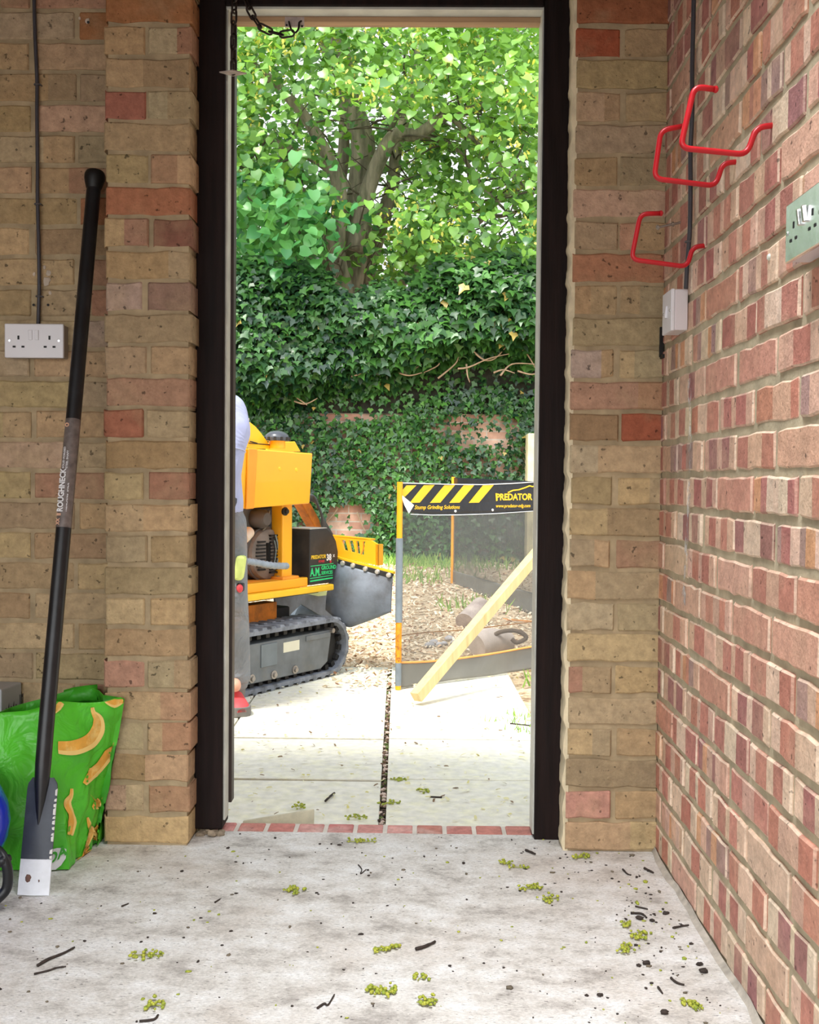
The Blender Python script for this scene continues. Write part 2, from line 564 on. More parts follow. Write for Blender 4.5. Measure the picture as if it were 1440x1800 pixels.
def pier(name, x0, x1, ncol):
    bs = []
    w = x1 - x0
    for i in range(NC):
        z0 = i * COURSE + G; z1 = (i + 1) * COURSE - G
        if z0 > CEIL: break
        parts = [(0, w)] if i % 2 == 0 else [(0, w * .5 - G + RND.uniform(-.006, .006)), None]
        if i % 2: parts[1] = (parts[0][1] + 2 * G, w)
        for a, b in parts:
            sg = special(buff_segs(), (x0 + (a + b) / 2, PY, (z0 + z1) / 2), SPEC_BACK)
            bs.append((a, b, z0, z1, sg, RND.uniform(-0.002, 0.003)))
    mb = brickwork(bs, (x0, PY, 0), (1, 0, 0), (0, -1, 0), back=0.098, jit=0.0032)
    o = struct(name, mb, BM)
    m = MB(); m.bb((x0 + .006, PY + .001, 0), (x1 - .006, WY + .002, CEIL))
    m.build('mortar_bed', MORT, o)
    return o
pier('wall_pier_left', -0.772, OX0, 1)
pr = pier('wall_pier_right', OX1, RX + .004, 1)
# pale mortar pointing smeared down the doorway side of the right pier
m = MB()
prev = None
vs = []; fs = []
zz = [i * 0.02 for i in range(int(2.3 / 0.02) + 1)]
for i, z in enumerate(zz):
    q = 0.0025 * math.sin(z * 83) + RND.uniform(-.0015, .0015) + (0.002 if (z / COURSE) % 1 < .8 else -.001)
    vs += [(OX1 - .004 - q, PY + .002, z), (OX1 - .005 - q, PY + .05, z), (OX1 - .003, PY + .10, z), (OX1 + .006, PY - .0015, z)]
    if i:
        k = 4 * i
        fs += [(k - 4, k - 3, k + 1, k), (k - 3, k - 2, k + 2, k + 1), (k - 1, k - 4, k, k + 3)]
m.add(vs, fs)
m.build('pointing', pm('pointing_cream', (214, 200, 168), 0.9, var=0.18, vs=30, bump=0.5), pr, smooth=SM)

# right wall
rl = RX
bk = courses_wall(0.0, 4.6, 0.05, red_segs, bond=0.5, loc=None, G=.0072)
mb = brickwork(bk, (RX, WY, 0), (0, -1, 0), (-1, 0, 0), jit=0.0026, arris=lin((232, 212, 188)))
wr = struct('wall_right', mb, RM)
m = MB(); m.bb((RX, -1.9, -.2), (RX + .2, WY + .02, CEIL + .14)); m.build('mortar_bed', MORTG, wr)
# weathered fillet of mortar where floor meets the right wall, and in the corner
m = MB()
n = 60; vs = []; fs = []
for i in range(n + 1):
    y = WY - .06 - i * (WY + 0.8) / n
    q = RND.uniform(-.006, .006)
    vs += [(RX - .0055, y, .012 + q), (RX - .009 + q * .4, y, .004), (RX - .015 + q, y, -.001)]
    if i:
        k = 3 * i; fs += [(k - 3, k - 2, k + 1, k), (k - 2, k - 1, k + 2, k + 1)]
m.add(vs, fs); m.build('mortar_fillet', pm('fillet_grey', (178, 170, 158), .95, var=.25, vs=40, bump=.6), wr, smooth=SM)
# white scuff of paint down the wall below the switch box
m = MB()
vs = []; fs = []
for i in range(40):
    z = 1.12 - i * .0125
    w = .011 + .006 * math.sin(i * .7) + RND.uniform(-.003, .003)
    c = 2.325 - .018 * math.sin(i * .11)
    vs += [(RX - .0078, c - w, z), (RX - .0078, c + w, z)]
    if i: fs.append((2 * i - 2, 2 * i - 1, 2 * i + 1, 2 * i))
m.add(vs, fs)
def smear_mat():
    mt = bpy.data.materials.new('whitish_smear'); mt.use_nodes = True
    nt = mt.node_tree; b = nt.nodes['Principled BSDF']; b.inputs['Base Color'].default_value = (*lin((205, 206, 205)), 1); b.inputs['Roughness'].default_value = .9
    tc = nt.nodes.new('ShaderNodeTexCoord'); nz = nt.nodes.new('ShaderNodeTexNoise'); nz.inputs['Scale'].default_value = 45; nz.inputs['Detail'].default_value = 6
    mr = nt.nodes.new('ShaderNodeMapRange'); mr.inputs[1].default_value = .42; mr.inputs[2].default_value = .62; mr.inputs[4].default_value = .6
    nt.links.new(tc.outputs['Object'], nz.inputs['Vector']); nt.links.new(nz.outputs[0], mr.inputs[0]); nt.links.new(mr.outputs[0], b.inputs['Alpha'])
    return mt
m.build('paint_smear', smear_mat(), wr)

# the rest of the garage, seen only by the light
PLA = pm('dark_roof_boards', (116, 78, 46), 0.9, var=.2)
m = MB(); m.bb((XL - .2, YB - .1, CEIL), (RX + .2, WY + .24, CEIL + .12)); struct('ceiling', m, PLA)
m = MB(); m.bb((XL - .2, YB - .1, -.2), (XL, WY + .1, CEIL)); struct('wall_left', m, pm('left_wall_brick', (140, 116, 88), .9, var=.15))
m = MB(); m.bb((XL, YB - .1, 2.08), (RX + .02, YB, CEIL)); struct('wall_front', m, PLA)
m = MB(); m.bb((XL + .1, YB - 1.1, 2.04), (RX - .05, YB + .3, 2.07)); struct('sun_block', m, pm('sun_block_panel', (120, 110, 96), .6, var=.05), bevel=.005)  # unseen panel added over the opening to keep sun off the floor

# floor
def floor_mat():
    m = bpy.data.materials.new('concrete_floor'); m.use_nodes = True
    nt = m.node_tree; b = nt.nodes['Principled BSDF']; b.inputs['Roughness'].default_value = 0.85; b.inputs['Specular IOR Level'].default_value = .3
    tc = nt.nodes.new('ShaderNodeTexCoord')
    def nz(s, d=6, r=.6, sc=None):
        n = nt.nodes.new('ShaderNodeTexNoise'); n.inputs['Scale'].default_value = s; n.inputs['Detail'].default_value = d; n.inputs['Roughness'].default_value = r
        if sc:
            mp = nt.nodes.new('ShaderNodeMapping'); mp.inputs['Scale'].default_value = sc
            nt.links.new(tc.outputs['Object'], mp.inputs[0]); nt.links.new(mp.outputs[0], n.inputs['Vector'])
        else: nt.links.new(tc.outputs['Object'], n.inputs['Vector'])
        return n
    r1 = nt.nodes.new('ShaderNodeValToRGB')
    cr = r1.color_ramp
    cr.elements[0].position = .34; cr.elements[0].color = (*lin((162, 156, 150)), 1)
    cr.elements[1].position = .66; cr.elements[1].color = (*lin((238, 238, 237)), 1)
    e = cr.elements.new(.48); e.color = (*lin((212, 208, 202)), 1)
    nt.links.new(nz(8.5, 10, .74, (1, 1.3, 1)).outputs[0], r1.inputs[0])
    # brownish stains
    mr = nt.nodes.new('ShaderNodeMapRange'); mr.inputs[1].default_value = .5; mr.inputs[2].default_value = .72; mr.inputs[4].default_value = .55
    nt.links.new(nz(2.3, 5, .6).outputs[0], mr.inputs[0])
    mx = nt.nodes.new('ShaderNodeMix'); mx.data_type = 'RGBA'
    nt.links.new(mr.outputs[0], mx.inputs[0]); nt.links.new(r1.outputs[0], mx.inputs[6]); mx.inputs[7].default_value = (*lin((200, 186, 172)), 1)
    # fine grain and pits
    mr2 = nt.nodes.new('ShaderNodeMapRange'); mr2.inputs[1].default_value = .3; mr2.inputs[2].default_value = .7; mr2.inputs[3].default_value = .70; mr2.inputs[4].default_value = 1.24
    fine = nz(130, 5, .75, (1, 2.2, 1)); nt.links.new(fine.outputs[0], mr2.inputs[0])
    hs = nt.nodes.new('ShaderNodeHueSaturation'); nt.links.new(mr2.outputs[0], hs.inputs['Value']); nt.links.new(mx.outputs[2], hs.inputs['Color'])
    mr3 = nt.nodes.new('ShaderNodeMapRange'); mr3.inputs[1].default_value = .33; mr3.inputs[2].default_value = .39; mr3.inputs[3].default_value = .42; mr3.inputs[4].default_value = 1
    nt.links.new(nz(75, 4, .6, (1, 2.4, 1)).outputs[0], mr3.inputs[0])
    mm = nt.nodes.new('ShaderNodeMix'); mm.data_type = 'RGBA'; mm.blend_type = 'MULTIPLY'; mm.inputs[0].default_value = 1
    nt.links.new(hs.outputs[0], mm.inputs[6]); nt.links.new(mr3.outputs[0], mm.inputs[7])
    nt.links.new(mm.outputs[2], b.inputs['Base Color'])
    bp = nt.nodes.new('ShaderNodeBump'); bp.inputs['Strength'].default_value = .5; bp.inputs['Distance'].default_value = .004
    nt.links.new(fine.outputs[0], bp.inputs['Height']); nt.links.new(bp.outputs[0], b.inputs['Normal'])
    return m
m = MB(); m.bb((XL, YB - .1, -.2), (RX + .02, 2.722, 0)); struct('floor', m, floor_mat())
m = MB(); m.bb((-9, -9, -.25), (9, YB - .1, -.02)); struct('driveway', m, pm('driveway_concrete', (112, 108, 102), .9, var=.1))

# brick-on-edge threshold
m = MB(); m.col = []
bs = []
x = OX0 + .02
while x < OX1:
    c = vary(RND.choice([(196, 132, 124), (204, 142, 134), (190, 126, 116)]), 6)
    w = .066
    k = len(m.f)
    m.bb((x, 2.727, -.2), (x + w, 2.795, -.0005 + RND.uniform(-.001, .001))); m.col += [c] * (len(m.f) - k)
    x += w + .0105
th = struct('trim_1', m, brick_mat('threshold_brick', (215, 190, 180), .6), bevel=.004)
m = MB(); m.bb((OX0, 2.722, -.2), (OX1 + .01, 2.80, -.004)); m.bb((OX0, 2.80, -.2), (OX1 + .01, 2.95, -.058))
m.build('mortar_bed', pm('threshold_mortar', (214, 206, 194), .95, var=.15, bump=.4), th)

# door frame
WOOD = pm('dark_stained_wood', (30, 19, 17), 0.62, var=.4, vs=9, bump=.25, bs=30, stretch=(6, 6, .5), spec=.15, rgb2=(24, 18, 18), thr=(.45, .7))
WPAINT = pm('pale_frame_paint', (196, 196, 186), 0.5, var=.18, vs=14, bump=.15)
DSTRIP = pm('dark_seal', (50, 36, 30), .5, var=.3, vs=10)
fl0 = aY(357, 800, FY).x; fl1 = aY(393.3, 800, FY).x
fr1 = aY(947.5, 800, FY).x + .0; fr2 = aY(990, 800, FY).x
ztop = 2.062
door = thing('door_1', None, None, (0, FY, 0), kind='structure')
m = MB(); m.bb((OX0 - .004, FY, .015), (fl1, FY + .085, 2.14)); m.build('jamb', WOOD, door, bevel=.003)
m = MB(); m.bb((fr1, FY, -.002), (OX1 + .002, FY + .085, 2.14)); m.build('jamb', WOOD, door, bevel=.003)
m = MB(); m.bb((fl1, FY, ztop), (fr1, FY + .085, 2.20)); m.build('head', WOOD, door, bevel=.003)
# pale painted rebate on the reveals
m = MB(); m.bb((fl1 - .002, FY + .012, .035), (fl1 + .005, FY + .06, ztop)); m.build('rebate', WPAINT, door, bevel=.001)
m = MB(); m.bb((fr1 - .004, FY + .010, .01), (fr1 + .002, FY + .083, ztop)); m.build('rebate', WPAINT, door, bevel=.001)
m = MB(); m.bb((fl1, FY + .008, ztop - .006), (fr1, FY + .05, ztop + .002)); m.build('rebate', WPAINT, door, bevel=.001)
m = MB(); m.bb((fl1, FY + .052, ztop - .018), (fr1, FY + .085, ztop + .002)); m.build('stop', pm('bare_wood_strip', (176, 142, 108), .7, var=.2, vs=8, stretch=(.4, 6, 6)), door, bevel=.001)
m = MB(); m.bb((fl1 - .002, FY + .062, .065), (fl1 + .0125, FY + .098, ztop)); m.build('stop', DSTRIP, door, bevel=.002)
# weathered foot of the left jamb: crumbled filler
m = MB()
for _ in range(16):
    p = Vector((RND.uniform(OX0 + .0, fl1 - .005), FY + RND.uniform(-.01, .03), RND.uniform(.0, .012)))
    m.ico(p, RND.uniform(.004, .010), 1, (1.3, 1, .8), .25)
m.build('filler', pm('crumbled_filler', (150, 136, 116), .95, var=.35, vs=60), door)

# ------------------------------------------------------------------ outdoors: paving, ground, garden wall
def slab_mat():
    m = pm('paving_slab', (226, 221, 206), .88, var=.12, vs=30, bump=.4, bs=120, rgb2=(232, 227, 198), thr=(.45, .7))
    return m
SLAB = slab_mat()
m = MB()
ang = math.radians(-1.3)
ca, sa = math.cos(ang), math.sin(ang)
def pv(u, v, z):  # slab grid -> world: v runs away from the door
    return (-.107 + u - .0227 * v, 2.96 + v + .0 * u, z)
rows = [0.0, .50, 1.05, 1.57, 2.10, 2.62]
for i in range(len(rows) - 1):
    v0, v1 = rows[i], rows[i + 1]
    for side in range(-4, 4):
        gap = .016 if side in (-1, 0) else .006
        u0 = side * .60 + (.010 if side == 0 else .004); u1 = (side + 1) * .60 - (.010 if side == -1 else .004)
        if i >= 3 and side >= 1: continue
        jv = .01 if side >= 0 else 0
        h = RND.uniform(-.004, .003)
        q = [pv(u0, v0 + .006 + jv, 0), pv(u1, v0 + .006 + jv, 0), pv(u1, v1 - .006 + jv, 0), pv(u0, v1 - .006 + jv, 0)]
        m.prism([(p[0], p[1], OUT + h - .05) for p in q], (0, 0, .05))
pvo = struct('paving', m, SLAB, bevel=.003)
m = MB(); q = [pv(-2.4, 0, 0), pv(2.4, 0, 0), pv(2.4, 1.57, 0), pv(.59, 1.57, 0), pv(.59, 2.61, 0), pv(-2.4, 2.61, 0)]
m.prism([(a[0], a[1], OUT - .06) for a in q], (0, 0, .046)); m.build('joint_bed', pm('joint_bed_dirt', (74, 62, 50), .95, var=.4, vs=50), pvo)
SOIL = pm('soil_and_chips', (206, 184, 152), .95, var=.3, vs=35, bump=.8, bs=80, rgb2=(150, 122, 92), thr=(.5, .62))
# ground: level by the paving, rising gently to the garden wall, one grid
def ground_z(x, y):
    t = min(max((y - 5.6) / 3.6, 0), 1)
    z = OUT - .02 + .26 * t * t * (3 - 2 * t)
    z += .03 * math.exp(-((x + .15) ** 2 / .5 + (y - 6.3) ** 2 / .8))
    return z
nx, ny = 60, 60
vs = []; fs = []
for j in range(ny + 1):
    for i in range(nx + 1):
        x = -7 + 14 * i / nx; y = 2.95 + (20 - 2.95) * (j / ny) ** 1.5
        vs.append((x, y, ground_z(x, y) - (.0 if y > 5.6 else .07) + RND.uniform(-.008, .008)))
for j in range(ny):
    for i in range(nx):
        a = j * (nx + 1) + i; fs.append((a, a + 1, a + nx + 2, a + nx + 1))
m = MB().add(vs, fs); struct('ground', m, SOIL, smooth=9)
# joint filling between slabs: dirt and moss
# garden wall
GWY = 9.75
def garden_brick():
    m = bpy.data.materials.new('garden_wall_brick'); m.use_nodes = True
    nt = m.node_tree; b = nt.nodes['Principled BSDF']; b.inputs['Roughness'].default_value = .95
    tc = nt.nodes.new('ShaderNodeTexCoord'); mp = nt.nodes.new('ShaderNodeMapping'); mp.inputs['Rotation'].default_value = (math.pi / 2, 0, 0)
    bt = nt.nodes.new('ShaderNodeTexBrick'); bt.inputs['Scale'].default_value = 1; bt.inputs['Brick Width'].default_value = .225; bt.inputs['Row Height'].default_value = .075
    bt.inputs['Mortar Size'].default_value = .006
    bt.inputs['Color1'].default_value = (*lin((190, 140, 118)), 1); bt.inputs['Color2'].default_value = (*lin((214, 176, 152)), 1); bt.inputs['Mortar'].default_value = (*lin((200, 186, 170)), 1)
    nt.links.new(tc.outputs['Object'], mp.inputs[0]); nt.links.new(mp.outputs[0], bt.inputs['Vector'])
    nz = nt.nodes.new('ShaderNodeTexNoise'); nz.inputs['Scale'].default_value = 9; nz.inputs['Detail'].default_value = 8
    nt.links.new(tc.outputs['Object'], nz.inputs['Vector'])
    mr = nt.nodes.new('ShaderNodeMapRange'); mr.inputs[1].default_value = .3; mr.inputs[2].default_value = .7; mr.inputs[3].default_value = .6; mr.inputs[4].default_value = 1.2
    nt.links.new(nz.outputs[0], mr.inputs[0])
    hs = nt.nodes.new('ShaderNodeHueSaturation'); nt.links.new(mr.outputs[0], hs.inputs['Value']); nt.links.new(bt.outputs[0], hs.inputs['Color'])
    nt.links.new(hs.outputs[0], b.inputs['Base Color'])
    return m
m = MB(); m.bb((-6.5, GWY, -.4), (6.5, GWY + .23, 2.15)); struct('wall_garden', m, garden_brick())
# pale stone pier at the right end of what shows of the garden wall
p0 = aY(927, 840, GWY - .3); p1 = aY(958, 762, GWY - .3)
m = MB(); m.bb((p0.x, GWY - .32, -.2), (p0.x + .36, GWY, p1.z)); struct('wall_garden_pier', m, pm('pale_stone', (214, 202, 160), .9, var=.2, vs=14, bump=.3), bevel=.01)

# ------------------------------------------------------------------ leaves
def leaf_mat(name, trans=.38, rough=.38, spec=.5):
    m = bpy.data.materials.new(name); m.use_nodes = True
    nt = m.node_tree; b = nt.nodes['Principled BSDF']; out = nt.nodes['Material Output']
    at = nt.nodes.new('ShaderNodeVertexColor'); at.layer_name = 'bc'
    nt.links.new(at.outputs[0], b.inputs['Base Color']); b.inputs['Roughness'].default_value = rough; b.inputs['Specular IOR Level'].default_value = spec
    tr = nt.nodes.new('ShaderNodeBsdfTranslucent')
    mul = nt.nodes.new('ShaderNodeMix'); mul.data_type = 'RGBA'; mul.blend_type = 'MULTIPLY'; mul.inputs[0].default_value = 1
    mul.inputs[7].default_value = (1.25, 1.25, .55, 1)
    nt.links.new(at.outputs[0], mul.inputs[6]); nt.links.new(mul.outputs[2], tr.inputs[0])
    ms = nt.nodes.new('ShaderNodeMixShader'); ms.inputs[0].default_value = trans
    nt.links.new(b.outputs[0], ms.inputs[1]); nt.links.new(tr.outputs[0], ms.inputs[2]); nt.links.new(ms.outputs[0], out.inputs[0])
    return m
LIME_V = np.array([(0, .04, 0), (0, .38, -.03), (0, .72, -.02), (0, 1.05, -.12),
                   (-.36, -.03, .07), (-.5, .30, .10), (-.40, .64, .05), (-.15, .9, -.05),
                   (.36, -.03, .07), (.5, .30, .10), (.40, .64, .05), (.15, .9, -.05)], np.float32)
LIME_Q = np.array([(0, 1, 5, 4), (1, 2, 6, 5), (2, 3, 7, 6), (0, 8, 9, 1), (1, 9, 10, 2), (2, 10, 11, 3)], np.int32)
IVY_V = np.array([(0, 0, 0), (0, .36, -.02), (0, 1.0, -.1), (-.28, -.14, .03), (-.62, .2, .0), (-.27, .46, .05), (.28, -.14, .03), (.62, .2, .0), (.27, .46, .05)], np.float32)
IVY_Q = np.array([(1, 4, 3, 0), (2, 5, 4, 1), (0, 6, 7, 1), (1, 7, 8, 2)], np.int32)
BRACT_V = np.array([(-.09, 0, 0), (.09, 0, 0), (.13, .5, .03), (-.13, .5, .03), (-.05, 1, 0), (.05, 1, 0)], np.float32)
BRACT_Q = np.array([(0, 1, 2, 3), (3, 2, 5, 4)], np.int32)
def unit(a):
    return a / np.maximum(np.linalg.norm(a, axis=1, keepdims=True), 1e-6)
def leaves(P, N, T, S, C, tv, tq):
    """place one template leaf at every P; N = face normal, T = tip direction, S = length, C = colour"""
    N = unit(N); T = unit(T - N * np.sum(T * N, 1, keepdims=True)); X = np.cross(T, N)
    k = len(tv)
    V = (P[:, None, :] + S[:, None, None] * (tv[None, :, 0:1] * X[:, None, :] + tv[None, :, 1:2] * T[:, None, :] + tv[None, :, 2:3] * N[:, None, :])).reshape(-1, 3)
    Q = (tq[None] + (np.arange(len(P)) * k)[:, None, None]).reshape(-1, 4)
    return V, Q, np.repeat(C, k, axis=0)
def cmix(a, b, t):
    a = np.array(lin(a)); b = np.array(lin(b)); return a[None] * (1 - t[:, None]) + b[None] * t[:, None]

# ------------------------------------------------------------------ ivy on the garden wall
def sstep(a, b, x):
    t = np.clip((x - a) / (b - a), 0, 1); return t * t * (3 - 2 * t)
def ivy_start(x):   # height where the thick overhanging growth begins
    return 1.80 + .10 * np.sin(x * 2.1 + .6) + .07 * np.sin(x * 5.3) - .16 * sstep(-.2, -1.2, x) + .16 * sstep(.3, 1.0, x)
def ivy_depth(x, z):
    st = ivy_start(x)
    bulge = (.42 + .08 * np.sin(x * 3.1) + .06 * np.sin(z * 7 + x * 4) + .12 * sstep(0, 1.2, x)) * sstep(st - .03, st + .22, z)
    top = 2.80 + .07 * np.sin(x * 4.7) + .05 * np.sin(x * 11.3) - .20 * np.exp(-((x + .62) / .4) ** 2) + .16 * sstep(.1, .9, x) + .08 * sstep(-.9, -1.5, x)
    return .05 + bulge * np.sqrt(np.clip(1 - np.clip((z - 2.2) / (top - 2.2), 0, 1) ** 2, 0, 1)), top
IVYL = leaf_mat('ivy_leaf', .12, .36, .5)
ivy = thing('ivy', 'dark glossy ivy covering the garden wall and bulging over its top', 'ivy', (0, GWY - .2, .15))
def ivy_field(n, xr, zr):
    x = NPR.uniform(*xr, n); z = NPR.uniform(*zr, n); return x, z
x1, z1 = ivy_field(17000, (-1.9, 1.35), (.05, 2.9)); x2, z2 = ivy_field(15000, (-6, 6), (.05, 2.9))
x = np.concatenate([x1, x2]); z = np.concatenate([z1, z2])
d, top = ivy_depth(x, z); st = ivy_start(x)
keep = z < top + NPR.normal(0, .05, len(x))
low = z < st - .02
# bare patches of brick and the hollow under the overhang
def at_px(X, Z, Y=GWY - .1):
    d_ = np.stack([X, np.full_like(X, Y), Z - CAMH], 1); k = d_ @ FW
    return 720 + F * (d_ @ RT) / k, 900 - F * (d_ @ UP) / k
px, py = at_px(x, z)
nz_ = .5 + .5 * np.sin(x * 17 + 3 * np.sin(z * 11)) * np.sin(z * 19 + 2 * np.sin(x * 13))
def ell(cx, cy, rx, ry): return ((px - cx) / rx) ** 2 + ((py - cy) / ry) ** 2
bare = (ell(840, 752, 75, 32) < 1) & (NPR.random(len(x)) < .75)
bare |= (ell(612, 915, 42, 32) < 1) & (NPR.random(len(x)) < .93)
bare |= (ell(860, 800, 70, 40) < 1) & (NPR.random(len(x)) < .3)
hollow = (z > st - .24) & (z < st - .02) & (x > -.9) & (NPR.random(len(x)) < .72)
thin = low & (NPR.random(len(x)) < .10)
keep &= ~(bare & low) & ~hollow & ~thin
x, z, d, st, top, low, px, py = [q[keep] for q in (x, z, d, st, top, low, px, py)]
n = len(x)
inner = NPR.random(n)
dd = d * np.where(low, 1, .55 + .5 * inner ** .5) + NPR.uniform(0, .06, n)
P = np.stack([x, GWY - .01 - dd, z], 1)
up = np.where(low, .35, .55 + .7 * np.clip((z - 2.3) / .5, 0, 1))
N = np.stack([NPR.normal(0, .45, n), -1 + NPR.normal(0, .3, n), up + NPR.normal(0, .4, n)], 1)
T = np.stack([NPR.normal(0, .5, n), -.25 + NPR.normal(0, .3, n), -.9 + NPR.normal(0, .35, n)], 1)
S = np.where(low, NPR.uniform(.032, .062, n), NPR.uniform(.045, .085, n))
big = (~low) & (x > -.5) & (NPR.random(n) < .6)
S = np.where(big, S * 1.25, S)
t = np.clip(NPR.beta(1.5, 2.6, n) + np.where(low & (np.abs(px - 690) < 90), .18, 0) + np.where(big, .16, 0), 0, 1)
C = cmix((18, 48, 30), (84, 136, 56), t ** 1.3)
C = np.where((NPR.random(n) < .006)[:, None], np.array(lin((170, 150, 80)))[None], C)
V, Q, CC = leaves(P, N, T, S, C, IVY_V, IVY_Q)
np_mesh('leaves', V, Q, IVYL, ivy, CC)
# dark backing sheet behind the overhang: twigs with the hollow's shade in their colour
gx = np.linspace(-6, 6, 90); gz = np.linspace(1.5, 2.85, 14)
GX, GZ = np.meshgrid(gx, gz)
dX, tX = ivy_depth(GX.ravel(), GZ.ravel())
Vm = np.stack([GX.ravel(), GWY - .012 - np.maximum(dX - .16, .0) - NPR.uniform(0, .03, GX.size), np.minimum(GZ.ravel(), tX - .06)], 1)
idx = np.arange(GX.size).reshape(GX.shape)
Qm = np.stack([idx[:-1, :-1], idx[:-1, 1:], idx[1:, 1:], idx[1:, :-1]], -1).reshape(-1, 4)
np_mesh('twig_shade_backing', Vm, Qm, pm('dark_twig_shade', (40, 40, 28), .95, var=.5, vs=20, bump=1), ivy)
# bare woody stems: showing under the overhang and running up the wall
TWIG = pm('ivy_wood', (158, 134, 108), .85, var=.25, vs=30)
def px_path(pts, Y): return [aY(a, b, Y + RND.uniform(-.03, .03)) for a, b in pts]
stemsL = [[(622, 610), (640, 640), (645, 650), (690, 630)], [(640, 600), (641, 625), (660, 640), (678, 632)], [(618, 662), (636, 655), (645, 640)],
          [(700, 655), (720, 660), (742, 655)], [(805, 648), (825, 645), (860, 630), (895, 622)], [(820, 640), (822, 660), (826, 672)],
          [(830, 615), (850, 632), (870, 630), (893, 605), (897, 590)], [(910, 610), (925, 620), (942, 648)], [(868, 655), (885, 650), (905, 656)],
          [(910, 652), (935, 658), (955, 650)], [(690, 605), (700, 640), (715, 648)], [(505, 700), (535, 710), (558, 700)], [(518, 696), (540, 712)],
          [(760, 625), (772, 640), (745, 655)], [(770, 665), (800, 640), (806, 625)], [(880, 660), (900, 640), (940, 640)], [(735, 600), (748, 625), (742, 640), (725, 650)],
          [(655, 585), (668, 615), (690, 620)], [(845, 600), (858, 612), (880, 612)]]
k = 0
for s in stemsL:
    m = MB(); P_ = smooth_path(px_path(s, GWY - .26 - RND.uniform(0, .1)), 5)
    m.tube(P_, [.0095 * (1 - .6 * i / len(P_)) for i in range(len(P_))], 6)
    m.build('stem', TWIG, ivy, smooth=9)
for s in [[(664, 830), (667, 800), (660, 770), (662, 740)], [(668, 860), (662, 850), (640, 830)], [(690, 832), (672, 838), (655, 850)], [(760, 770), (768, 740), (758, 720)], [(628, 900), (640, 930), (655, 960)], [(560, 930), (590, 900), (600, 870)],
          [(655, 900), (668, 960), (672, 1000)], [(700, 900), (690, 950), (684, 990)]]:
    m = MB(); P_ = smooth_path(px_path(s, GWY - .05), 5)
    m.tube(P_, [.010 * (1 - .5 * i / len(P_)) for i in range(len(P_))], 6)
    m.build('stem', TWIG, ivy, smooth=9)

# ------------------------------------------------------------------ the lime tree behind the wall
TY = 11.3
tree = thing('lime_tree', 'big leafy lime tree with several grey stems behind the ivied wall', 'tree', (aY(605, 540, TY).x, TY, .2))
BARK = pm('lime_bark', (150, 138, 122), .9, var=.4, vs=6, bump=1.0, bs=20, stretch=(3, 3, .6), rgb2=(94, 98, 74), thr=(.5, .7))
STEMS = [([(607, 800), (604, 600), (605, 530), (622, 440), (634, 340), (638, 250), (612, 170), (600, 90), (594, 20), (600, -80)], .17, .06, 0),
         ([(600, 560), (582, 500), (560, 452), (520, 400), (470, 365), (415, 335), (360, 330)], .085, .035, -.25),
         ([(612, 560), (602, 500), (592, 440), (596, 330), (570, 265), (538, 208), (490, 153), (440, 110)], .09, .03, -.4),
         ([(612, 330), (563, 285), (500, 258), (442, 231), (380, 215)], .045, .018, -.5),
         ([(622, 440), (648, 330), (690, 242), (735, 236), (790, 200), (835, 192), (890, 170), (960, 150)], .075, .022, -.35),
         ([(790, 202), (835, 245), (882, 293), (940, 340)], .03, .014, -.5),
         ([(640, 500), (672, 386), (690, 328), (698, 258), (720, 180), (735, 90), (740, 0)], .075, .03, .2),
         ([(640, 520), (700, 500), (735, 465), (775, 425), (840, 390), (884, 345), (940, 320)], .06, .02, .25),
         ([(596, 330), (605, 250), (598, 160), (560, 60), (545, -20)], .06, .02, .1),
         ([(590, 450), (545, 350), (500, 320), (440, 300)], .04, .015, -.6),
         ([(835, 60), (870, 95), (905, 60), (930, 30)], .03, .012, .1), ([(840, 370), (880, 380), (935, 360)], .025, .01, .1),
         ([(735, 236), (800, 260), (850, 330), (900, 380)], .022, .01, -.2), ([(660, 300), (700, 200), (760, 130), (800, 60)], .03, .012, .3)]
skel = []
for pts, r0, r1, dy in STEMS:
    P_ = smooth_path([aY(a, b, TY + dy + (i / len(pts)) * dy) for i, (a, b) in enumerate(pts)], 6)
    m = MB(); L = len(P_)
    m.tube(P_, [1.2 * (r0 * (1 - i / (L - 1)) + r1 * i / (L - 1)) for i in range(L)], 10)
    m.build('trunk' if r0 > .1 else 'branch', BARK, tree, smooth=9)
    skel += [np.array(p) for p in P_]
